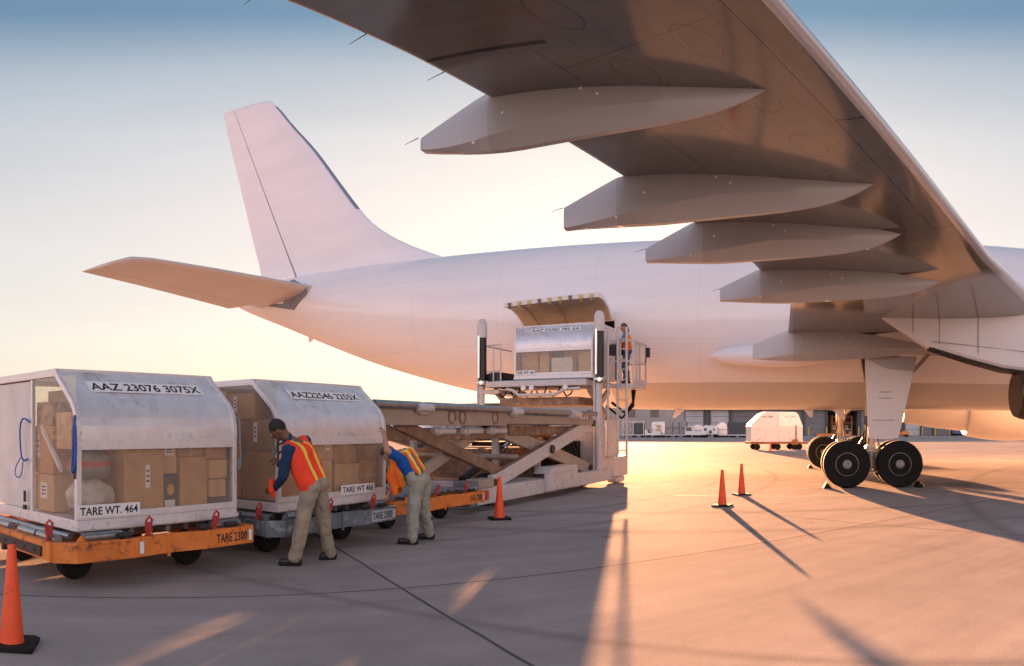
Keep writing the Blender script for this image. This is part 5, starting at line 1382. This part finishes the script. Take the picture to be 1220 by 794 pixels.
def service_vehicle(px, Y, label, body, kind):
    t = empty('service_vehicle', air((DIST + Y) * math.tan((px - 610) / 880.0 - PSI), Y), -PSI, label, 'tractor', 'ground vehicles by the terminal')
    if kind == 'tug':
        b = MB(); b.prism([(0, 0, .35), (2.6, 0, .35), (2.6, 0, .95), (1.5, 0, 1.05), (1.2, 0, .75), (.5, 0, .75), (.4, 0, 1.2), (0, 0, 1.2)], (0, 1.5, 0)); b.build('body', body, t, smooth=0, bevel=.06)
        b = MB(); b.b2((.42, .3, .752), (.95, 1.2, .9)); b.b2((.42, .3, .9), (.55, 1.2, 1.35)); b.build('seat', M['black'], t, smooth=0, bevel=.03)
        b = MB(); b.path([(1.35, .75, 1.0), (1.2, .75, 1.25)], .03, 6); b.path([(1.2 + .0, .75 + .2 * cos(a), 1.25 + .2 * sin(a)) for a in [2 * pi * k / 12 for k in range(13)]], .02, 6); b.build('steering_wheel', M['black'], t)
    elif kind == 'truck':
        b = MB(); b.prism([(0, 0, .4), (3.4, 0, .4), (3.4, 0, .95), (1.5, 0, 1.0), (1.1, 0, 1.75), (.1, 0, 1.75), (0, 0, 1.0)], (0, 1.7, 0)); b.build('body', body, t, smooth=0, bevel=.07)
        b = MB(); b.prism([(.2, -.01, 1.05), (1.2, -.01, 1.05), (.98, -.01, 1.65), (.2, -.01, 1.65)], (0, 1.72, 0)); b.build('side_window', M['twin'], t, smooth=0)
    else:
        b = MB(); b.prism([(0, 0, .5), (2.6, 0, .5), (2.6, 0, 1.5), (2.3, 0, 1.9), (.5, 0, 2.0), (0, 0, 1.7)], (0, 1.6, 0)); b.build('body', body, t, smooth=0, bevel=.08)
        b = MB()
        for x, z, r in ((.6, 1.3, .25), (1.4, .9, .28), (2.0, 1.3, .16)): b.tube((x, -.02, z), (x, .01, z), r, n=14)
        b.build('access_port', M['tdark'], t)
    for x in (.55, 2.2 if kind != 'truck' else 2.8):
        for y in (.12, 1.4):
            b = MB(); b.tube((x, y - .1, .34), (x, y + .12, .34), .34, n=18); b.build('wheel', M['rubber'], t)
    return t
service_vehicle(768, Yc - 3, 'small white tug with orange stripe before the tan door cart', M['white'], 'tug')
service_vehicle(816, Yc - 3, 'small white truck parked before the round topped silver cart', M['white'], 'truck')
service_vehicle(836, Yc - 2, 'white generator unit with dark ports in the far row', M['white'], 'gen')
M['bluecar'] = mat('blue_car_paint', (.05, .10, .22), .3, var=.1)
service_vehicle(1136, FD - 6, 'blue and white service truck by the dark gateway', M['bluecar'], 'truck')
tug = service_vehicle(1066, FD - 18, 'orange baggage tug driven along the terminal behind the gear door', M['orange'], 'tug')

M['wmetal'] = mat('white_silver_sheet', (.66, .64, .65), .4, .3, var=.08, dirt=(.48, .45, .43), dirt_amt=.35, dscale=3, bump=.1, bscale=3)
M['rust'] = mat('rusty_orange_frame', (.36, .13, .04), .6, var=.25, dirt=(.12, .05, .03), dirt_amt=.45, dscale=5)
# white peaked container on an orange dolly, out in the sun
wd = empty('container_dolly', polar(894, 52.3), radians(-8), 'rusty orange dolly under the white peaked container in the sun', 'dolly', 'dollies out on the apron')
b = MB(); b.b2((0, 0, .42), (4.1, 2.2, .58)); b.b2((0, -.03, .46), (4.1, -.002, .56)); b.bar((4.1, 1.1, .46), (5.0, 1.1, .4), .1, .1); b.build('frame', M['rust'], wd, smooth=0, bevel=.02)
for x in (.55, 2.05, 3.3, 3.65):
    for y in (.35, 1.85):
        b = MB(); b.tube((x, y - .1, .22), (x, y + .1, .22), .22, n=18); b.build('wheel', M['rubber'], wd)
b = MB(); b.b2((3.05, -.10, .35), (3.45, -.032, .75)); b.tube((3.33, -.06, .75), (3.33, -.06, 1.75), .035, n=8); b.build('brake_post', M['rust'], wd, smooth=0)
wc = empty('cargo_container', wd.location + V(0, 0, .585), wd.rotation_euler.z, 'white peaked cargo container standing alone in the sun beside the landing gear', 'container', 'containers out on the apron')
b = MB(); b.prism([(.05, .05, 0), (3.85, .05, 0), (3.85, .05, 1.08), (3.80, .05, 1.22), (3.5, .05, 1.98), (3.3, .05, 2.14), (1.2, .05, 2.16), (.9, .05, 2.02), (.12, .05, 1.28), (.05, .05, 1.1)], (0, 2.05, 0)); b.build('shell', M['wmetal'], wc, smooth=0, bevel=.04)
b = MB(); b.b2((.04, .02, 1.06), (3.86, .048, 1.11)); b.b2((2.06, .02, .01), (2.11, .048, 1.058)); b.b2((2.06, .02, 1.112), (2.11, .048, 2.14)); b.b2((.03, .02, .002), (3.87, .048, .06)); fr_ = b.build('frame', M['alu_frame'], wc, smooth=0)
b = MB(); b.prism([(2.115, .040, 1.115), (3.84, .040, 1.115), (3.80, .040, 1.22), (3.5, .040, 1.97), (3.3, .040, 2.12), (2.115, .040, 2.13)], (0, .009, 0)); b.build('silver_panel', M['alu'], wc, smooth=0)
M['reddish'] = mat('faded_red_lettering', (.45, .20, .18), .6, var=.1)
text_obj('lettering', 'AAZ 2305', (.85, .047, 1.72), (1, 0, 0), (0, 0, 1), .8, .12, M['ink'], wc, .002)
text_obj('lettering', 'CARGO' if False else 'AAZ 2305', (2.5, .038, 1.74), (1, 0, 0), (0, 0, 1), .8, .12, M['reddish'], wc, .002)

# ---------------------------------------------------------------- people
def skin_mat(name, c): return mat(name, c, .5, var=.08, vscale=20, spec=.4)
M['skin_dark'] = skin_mat('brown_skin', (.17, .085, .05)); M['skin_light'] = skin_mat('tanned_skin', (.45, .24, .15))
def cloth(name, c, bs=14, v=.12): return mat(name, c, .85, var=v, vscale=7, bump=.45, bscale=bs, spec=.2)
M['hair'] = mat('black_hair', (.012, .010, .009), .6, var=.3, vscale=40, bump=.5, bscale=120)
M['hairb'] = mat('brown_hair', (.10, .055, .03), .6, var=.3, vscale=40, bump=.5, bscale=120)
M['navy'] = cloth('dark_blue_shirt', (.018, .045, .10)); M['royal'] = cloth('bright_blue_shirt', (.012, .09, .36)); M['denim'] = cloth('light_blue_shirt', (.13, .20, .30))
M['khaki'] = cloth('khaki_trousers', (.31, .265, .20)); M['sage'] = cloth('grey_green_trousers', (.33, .325, .27)); M['jeans'] = cloth('blue_jeans', (.07, .12, .2))
M['vest_o'] = cloth('orange_red_vest', (.85, .07, .03), 9); M['vest_o2'] = cloth('orange_vest', (.85, .17, .03), 9); M['vest_y'] = cloth('yellow_reflective_stripe', (.85, .62, .10), 9, .05)
M['shoe'] = mat('black_shoe_leather', (.014, .013, .013), .4, var=.2); M['eye'] = mat('eye_white', (.6, .58, .55), .2, var=0)

def remeshed(name, mb, mats, parent, vox, smooth_it=4, wrinkle=0.0, wsc=9.0, assign=None):
    me = bpy.data.meshes.new(name); me.from_pydata(mb.v, [], mb.f)
    bm = bmesh.new(); bm.from_mesh(me); bmesh.ops.recalc_face_normals(bm, faces=bm.faces); bm.to_mesh(me); bm.free()
    tmp = bpy.data.objects.new(name + '_tmp', me); COL.objects.link(tmp)
    md = tmp.modifiers.new('r', 'REMESH'); md.mode = 'VOXEL'; md.voxel_size = vox; md.adaptivity = 0
    ms = tmp.modifiers.new('s', 'SMOOTH'); ms.iterations = smooth_it; ms.factor = .5
    dg = bpy.context.evaluated_depsgraph_get(); dg.update()
    out = bpy.data.meshes.new_from_object(tmp.evaluated_get(dg))
    bpy.data.objects.remove(tmp); bpy.data.meshes.remove(me)
    out.name = name
    if wrinkle:
        ns = [v.normal.copy() for v in out.vertices]
        for v, n in zip(out.vertices, ns):
            p = v.co
            v.co = p + n * wrinkle * (noise.noise(Vector((p.x * wsc, p.y * wsc, p.z * wsc * .55))) + .6 * noise.noise(Vector((p.x * wsc * 2.3, p.y * wsc * 2.3, p.z * wsc * 1.5))))
    out.materials.clear()
    for m in (mats if isinstance(mats, (list, tuple)) else [mats]): out.materials.append(m)
    if assign:
        for p in out.polygons: p.material_index = assign(p.center)
    out.shade_smooth()
    o = bpy.data.objects.new(name, out); COL.objects.link(o); o.parent = parent
    return o

def person(name, base, J, look, label, group, skin, hair, shirt, trousers, vest, sleeve='long', vox=.010, hairlen=0, crop=None):
    """J: joints in world metres. base: the spot on the ground under the figure."""
    base = Vector(base)
    j = {k: Vector(v) - base for k, v in J.items()}
    t = empty(name, base, 0, label, 'person', group)
    look = Vector(look).normalized()
    hd = j['head']; neck = j['neck']; shl, shr, hl, hr = j['shl'], j['shr'], j['hl'], j['hr']
    pel = (hl + hr) / 2; chest = (shl + shr) / 2
    up = (chest - pel).normalized(); lat = (shl - shr).normalized()
    fwd = lat.cross(up).normalized() * -1        # left x up -> points backwards, so flip
    fwd = up.cross(lat).normalized() * -1 if False else (lat.cross(up)).normalized()
    if fwd.dot(look) < 0: fwd = -fwd
    hup = (hd - neck).normalized(); hlat = hup.cross(look).normalized(); look = hlat.cross(hup).normalized()
    HR = Matrix((look, hlat, hup)).transposed()
    # ---- body: one continuous surface
    b = MB()
    b.ell(hd, (.098, .076, .118), HR, 24, 16)
    b.ell(hd + HR @ V(.030, 0, -.060), (.064, .056, .062), HR)             # jaw
    b.cap(hd + HR @ V(.088, 0, .008), hd + HR @ V(.108, 0, -.030), .010, .016)   # nose
    b.cap(hd + HR @ V(.083, .018, -.062), hd + HR @ V(.083, -.018, -.062), .010)   # lips
    b.ell(hd + HR @ V(.082, 0, -.096), (.020, .022, .018), HR)
    b.cap(hd + HR @ V(.082, .036, .024), hd + HR @ V(.088, -.0, .020), .010); b.cap(hd + HR @ V(.082, -.036, .024), hd + HR @ V(.088, 0, .020), .010)  # brow
    for s in (-1, 1): b.ell(hd + HR @ V(-.008, s * .077, -.012), (.024, .012, .034), HR, 12, 8)
    b.cap(neck, hd + HR @ V(-.025, 0, -.06), .062, .056); b.cap(chest, neck, .09, .062)
    def torso(b, g):
        w = lat * .085
        for s in (-1, 1):
            b.cap(pel + s * w * .9 + up * .02, pel.lerp(chest, .45) + s * w * .85, .105 + g, .098 + g)
            b.cap(pel.lerp(chest, .45) + s * w * .85, pel.lerp(chest, .82) + s * w, .098 + g, .112 + g)
        b.cap(pel.lerp(chest, .80) - fwd * .02, neck - up * .04, .115 + g, .06 + g)
        for s_, sh in ((1, shl), (-1, shr)): b.cap(pel.lerp(chest, .84) + s_ * w * .9, sh, .095 + g, .064 + g)
    torso(b, -.012)
    def arm(b, sh, el, wr, g, full=True):
        b.cap(sh, el, .056 + g, .046 + g)
        if full: b.cap(el, wr, .044 + g, .030 + g * .7)
    def leg(b, h, k, a, g, hem=False):
        b.cap(h, k, .090 + g, .062 + g * 1.15); b.cap(k, a, .062 + g * 1.15, .044 + g * 1.6)
    for s_ in ('l', 'r'):
        arm(b, j['sh' + s_], j['el' + s_], j['wr' + s_], 0); leg(b, j['h' + s_], j['k' + s_], j['a' + s_], -.008)
        # hand: palm, four unequal curled fingers, a thumb
        w_, hdv = j['wr' + s_], (j['ha' + s_] - j['wr' + s_]); Lh = hdv.length; hdv.normalize()
        cu = fwd.copy(); cu = (cu - hdv * cu.dot(hdv)).normalized(); sdv = hdv.cross(cu)
        for q in (-.5, .5): b.cap(w_ + hdv * .02 + sdv * q * .03, w_ + hdv * .085 + sdv * q * .045, .020, .018)
        for q, ln_ in ((-1.5, .062), (-.5, .076), (.5, .080), (1.5, .070)):
            p0 = w_ + hdv * .09 + sdv * q * .020; p1 = p0 + (hdv * .8 + cu * .6).normalized() * ln_ * .5; p2 = p1 + (hdv * .15 + cu).normalized() * ln_ * .5
            b.cap(p0, p1, .0105, .0098, 8); b.cap(p1, p2, .0098, .0085, 8)
        p0 = w_ + hdv * .035 + sdv * .030; p1 = p0 + (hdv * .5 + sdv * .6 + cu * .5).normalized() * .04; p2 = p1 + (hdv * .6 + cu * .7).normalized() * .032
        b.cap(p0, p1, .0135, .011, 8); b.cap(p1, p2, .011, .009, 8)
        b.cap(j['a' + s_] + V(0, 0, -.01), j['a' + s_].lerp(j['t' + s_], .6), .034, .022)
    remeshed('body', b, skin, t, vox, 2)
    # ---- shirt, trousers, vest, shoes, hair
    b = MB(); torso(b, .006)
    for s_ in ('l', 'r'):
        if sleeve == 'long': arm(b, j['sh' + s_], j['el' + s_], j['wr' + s_], .012)
        else: b.cap(j['sh' + s_], j['sh' + s_].lerp(j['el' + s_], .55), .068, .070)
    b.cap(neck - up * .05, neck + up * .015, .078, .070)
    remeshed('shirt', b, shirt, t, .012, 3, .010, 11)
    b = MB()
    for s_ in ('l', 'r'):
        leg(b, j['h' + s_], j['k' + s_], j['a' + s_] + V(0, 0, -.02), .020)
    b.cap(hl + up * .05, hr + up * .05, .118, .118); b.cap(hl + up * .02 - fwd * .045, hr + up * .02 - fwd * .045, .100); b.cap(hl + up * .11, hr + up * .11, .100)
    tr = remeshed('trousers', b, trousers, t, .011, 2, .019, 10)
    b = MB(); n = 20; c0 = pel + up * .135
    ringp = [c0 + lat * (.205 * cos(2 * pi * k / n)) + fwd * (.130 * sin(2 * pi * k / n)) for k in range(n)]
    b.rings([[p - up * .018 for p in ringp], [p + up * .018 for p in ringp], [c0 + (p - c0) * .9 + up * .018 for p in ringp], [c0 + (p - c0) * .9 - up * .018 for p in ringp]], 0, False); 
    if vest[1] != 1: b.build('belt', M['black'], tr, smooth=50)
    b = MB()
    for s_ in ('l', 'r'):
        a, to = j['a' + s_], j['t' + s_]; hv = to - a; hv.z = 0; hv.normalize()
        heel = Vector((a.x, a.y, to.z)) - hv * .05
        sb = MB(); sb.cap(V(*heel) + V(0, 0, .012), to + V(0, 0, .008), .042, .040); sb.cap(a + V(0, 0, -.005), Vector((a.x, a.y, to.z + .01)) + hv * .04, .052, .045); sb.cap(heel + V(0, 0, -.018), to + V(0, 0, -.020) + hv * .015, .036, .032)
        sb.v = [(p[0], p[1], max(p[2], .002 if to.z < .2 else to.z - .05)) for p in sb.v]
        remeshed('shoe', sb, M['shoe'], t, .010, 2)
    vm, open_front = vest
    if open_front == 3:                      # an open vest: a strap over the back, the front hanging down as he bends
        b = MB(); w = lat * .085; dn = V(0, 0, -1)
        for s in (-1, 1):
            a0 = pel.lerp(chest, .95) + s * w * 1.3
            b.cap(a0 - fwd * .10 - up * .28, a0 - fwd * .10 + up * .02, .045, .05); b.cap(a0 - fwd * .10 + up * .02, a0 + fwd * .09 + up * .02, .05, .055)
            b.cap(a0 + fwd * .10, a0 + fwd * .17 + dn * .16, .058, .062); b.cap(a0 + fwd * .17 + dn * .16, a0 + fwd * .13 + dn * .36 - up * .06, .062, .045)
            b.cap(a0 + fwd * .12 - up * .05, pel.lerp(chest, .45) + s * w * 1.2 + fwd * .13 + dn * .10, .06, .06)
        def asg3(c):
            d = c - pel; return 1 if abs(abs(d.dot(lat)) - .115) < .020 else 0
        remeshed('hi_vis_vest', b, [vm, M['vest_y']], t, .011, 3, .010, 9, asg3)
    elif vm:
        b = MB(); w = lat * .085
        for s in (-1, 1):
            b.cap(pel.lerp(chest, .16) + s * w * .95, pel.lerp(chest, .82) + s * w * 1.0, .140, .134)
            b.cap(pel.lerp(chest, .84) + s * w, (shl if s > 0 else shr).lerp(chest, .28) + up * .01, .118, .075)
        b.cap(pel.lerp(chest, .8) - fwd * .02, neck - up * .055, .135, .08)
        def asg(c):
            d = c - pel; x = abs(d.dot(lat)); h = d.dot(up)
            L_ = (chest - pel).length
            xs_ = .085 - .02 * max(0, (h - L_ * .75)) / .1
            return 1 if abs(x - xs_) < .024 or abs(h - L_ * .30) < .02 and open_front == 2 else 0
        remeshed('hi_vis_vest', b, [vm, M['vest_y']], t, .011, 3, .007, 9, asg)
    b = MB()
    b.ell(hd + HR @ V(-.014, 0, .022), (.098, .084, .108), HR, 24, 16)
    hz = MB()
    for k, p in enumerate(b.v):
        q = HR.transposed() @ (Vector(p) - hd)
        lim = .030 if q.x > .03 else (-.02 if abs(q.y) > .05 and q.x > -.04 else -.075 - hairlen)
        if q.z < lim: q.z = lim + .25 * (q.z - lim); q.x *= .94; q.y *= .94
        if q.x > .072: q.x = .072
        b.v[k] = tuple(hd + HR @ q)
    if hairlen: b.cap(hd + HR @ V(-.06, .03, 0), hd + HR @ V(-.07, .03, -.10 - hairlen), .05, .04); b.cap(hd + HR @ V(-.06, -.03, 0), hd + HR @ V(-.07, -.03, -.10 - hairlen), .05, .04)
    remeshed('hair', b, hair, t, .009, 2, .004, 30)
    for s in (-1, 1):
        b = MB(); b.ell(hd + HR @ V(.0895, s * .031, .006), (.009, .013, .008), HR, 10, 8); b.ell(hd + HR @ V(.0955, s * .031, .006), (.004, .005, .005), HR, 8, 6, 1); b.build('eye', [M['eye'], M['ink']], t, smooth=60)
    return t
def jp(px, py, R): 
    t = (px - 610) / 880.0
    return Vector((R * sin(t), R * cos(t), HC + R * (510 - py) / 880.0))
GPp = 'loading crew'
R1 = 8.42
m1 = dict(head=jp(331, 512, R1 + .02), neck=jp(343, 524, R1 + .03), shl=jp(343, 536, R1 - .13), shr=jp(364, 526, R1 + .20), hl=jp(369, 582, R1 - .06), hr=jp(380, 580, R1 + .10),
          ell=jp(337, 568, R1 - .10), wrl=jp(328, 582, R1 + .10), hal=jp(321, 583, R1 + .18), elr=jp(348, 556, R1 + .32), wrr=jp(334, 552, R1 + .36), har=jp(327, 548, R1 + .38),
          kl=jp(360, 627, R1 - .04), al=jp(351, 664, R1 + .02), tl=jp(336, 675.5, R1 + .03), kr=jp(385, 622, R1 + .26), ar=jp(393, 655, R1 + .42), tr=jp(384, 667.3, R1 + .40))
for k in ('tl', 'tr'): m1[k].z = .045
m1['al'].z = .11; m1['ar'].z = .115
p1 = person('person', (m1['al'] + m1['ar']) / 2 * Vector((1, 1, 0)) if False else Vector(((m1['al'].x + m1['ar'].x) / 2, (m1['al'].y + m1['ar'].y) / 2, 0)), m1, jp(300, 545, R1 + .12) - jp(331, 512, R1),
            'man in dark blue shirt, orange vest and khaki trousers working at the middle container latch', GPp, M['skin_dark'], M['hair'], M['navy'], M['khaki'], (M['vest_o'], 1))
glv = [c for c in p1.children]
# his orange work glove tucked at the belt
b = MB(); b.cap((0, 0, 0), (0, 0, -.10), .035, .045); b.cap((0, 0, -.1), (.02, .01, -.17), .035, .02)
gl_ = b.build('work_glove', M['vest_o'], None, smooth=60); gl_.location = jp(324, 574, R1 + .10); tag(gl_, 'orange work glove held in the hand of the man in dark blue', 'glove')

R2 = 10.0
m2 = dict(head=jp(463, 541, R2 + .10), neck=jp(470, 543, R2 + .06), shl=jp(475, 545, R2 - .12), shr=jp(483, 540, R2 + .22), hl=jp(496, 577, R2 - .08), hr=jp(503, 575, R2 + .12),
          ell=jp(461, 537, R2 - .22), wrl=jp(458, 520, R2 - .12), hal=jp(457, 511, R2 - .08), elr=jp(474, 568, R2 + .15), wrr=jp(464, 588, R2 + .08), har=jp(460, 597, R2 + .06),
          kl=jp(492, 613, R2 - .06), al=jp(491, 640, R2 - .02), tl=jp(477, 650, R2 - .0), kr=jp(505, 609, R2 + .26), ar=jp(511, 634, R2 + .44), tr=jp(501, 642, R2 + .42))
for k in ('tl', 'tr'): m2[k].z = .045
m2['al'].z = .11; m2['ar'].z = .115
p2 = person('person', Vector(((m2['al'].x + m2['ar'].x) / 2, (m2['al'].y + m2['ar'].y) / 2, 0)), m2, jp(440, 570, R2 + .1) - jp(463, 541, R2 + .1),
            'man in bright blue shirt bending down at the right end of the middle container', GPp, M['skin_light'], M['hairb'], M['royal'], M['sage'], (M['vest_o2'], 3), 'short')

# the operator in the cage
oc = row(19.75, -6.36, 2.80)
def o3(f, l, z): return oc + RQ * 0 + Vector((-cos(.25) * f, sin(.25) * f, 0)) + Vector((-sin(.25) * l, -cos(.25) * l, 0)) + V(0, 0, z)
m3 = dict(head=o3(.06, 0, 1.60), neck=o3(.0, 0, 1.46), shl=o3(0, .17, 1.38), shr=o3(0, -.17, 1.38), hl=o3(-.02, .09, .92), hr=o3(-.02, -.09, .92), ell=o3(.10, .24, 1.14), wrl=o3(.30, .18, 1.10), hal=o3(.38, .15, 1.09),
          elr=o3(.10, -.24, 1.14), wrr=o3(.30, -.16, 1.10), har=o3(.38, -.13, 1.09), kl=o3(.03, .10, .50), al=o3(-.02, .10, .11), tl=o3(.14, .12, .045), kr=o3(.02, -.10, .50), ar=o3(-.03, -.10, .11), tr=o3(.13, -.12, .045))
person('person', oc, m3, V(-.95, .1, -.25), 'loader operator in orange vest standing in the white cage beside the fuselage', GPp, M['skin_light'], M['hairb'], M['denim'], M['jeans'], (M['vest_o2'], 1), 'short', .012, .02)
# tug driver, tiny in the distance
tl_ = tug.location; e1, e2 = AX, AY
def o4(f, l, z): return tl_ + AX * (.75 + f) + AY * (.75 + l) + V(0, 0, z)
m4 = dict(head=o4(.02, 0, 1.72), neck=o4(0, 0, 1.58), shl=o4(0, .17, 1.5), shr=o4(0, -.17, 1.5), hl=o4(0, .09, 1.02), hr=o4(0, -.09, 1.02), ell=o4(.15, .22, 1.28), wrl=o4(.38, .15, 1.25), hal=o4(.45, .12, 1.25), elr=o4(.15, -.22, 1.28), wrr=o4(.38, -.15, 1.25), har=o4(.45, -.12, 1.25),
          kl=o4(.42, .12, 1.02), al=o4(.45, .12, .86), tl=o4(.6, .12, .82), kr=o4(.42, -.12, 1.02), ar=o4(.45, -.12, .86), tr=o4(.6, -.12, .82))
person('person', tl_ + AX * .75 + AY * .75 + V(0, 0, .9), m4, AX, 'driver sitting on the orange baggage tug at the far terminal', GPp, M['skin_dark'], M['hair'], M['denim'], M['jeans'], (M['vest_o2'], 1), 'short', .02)
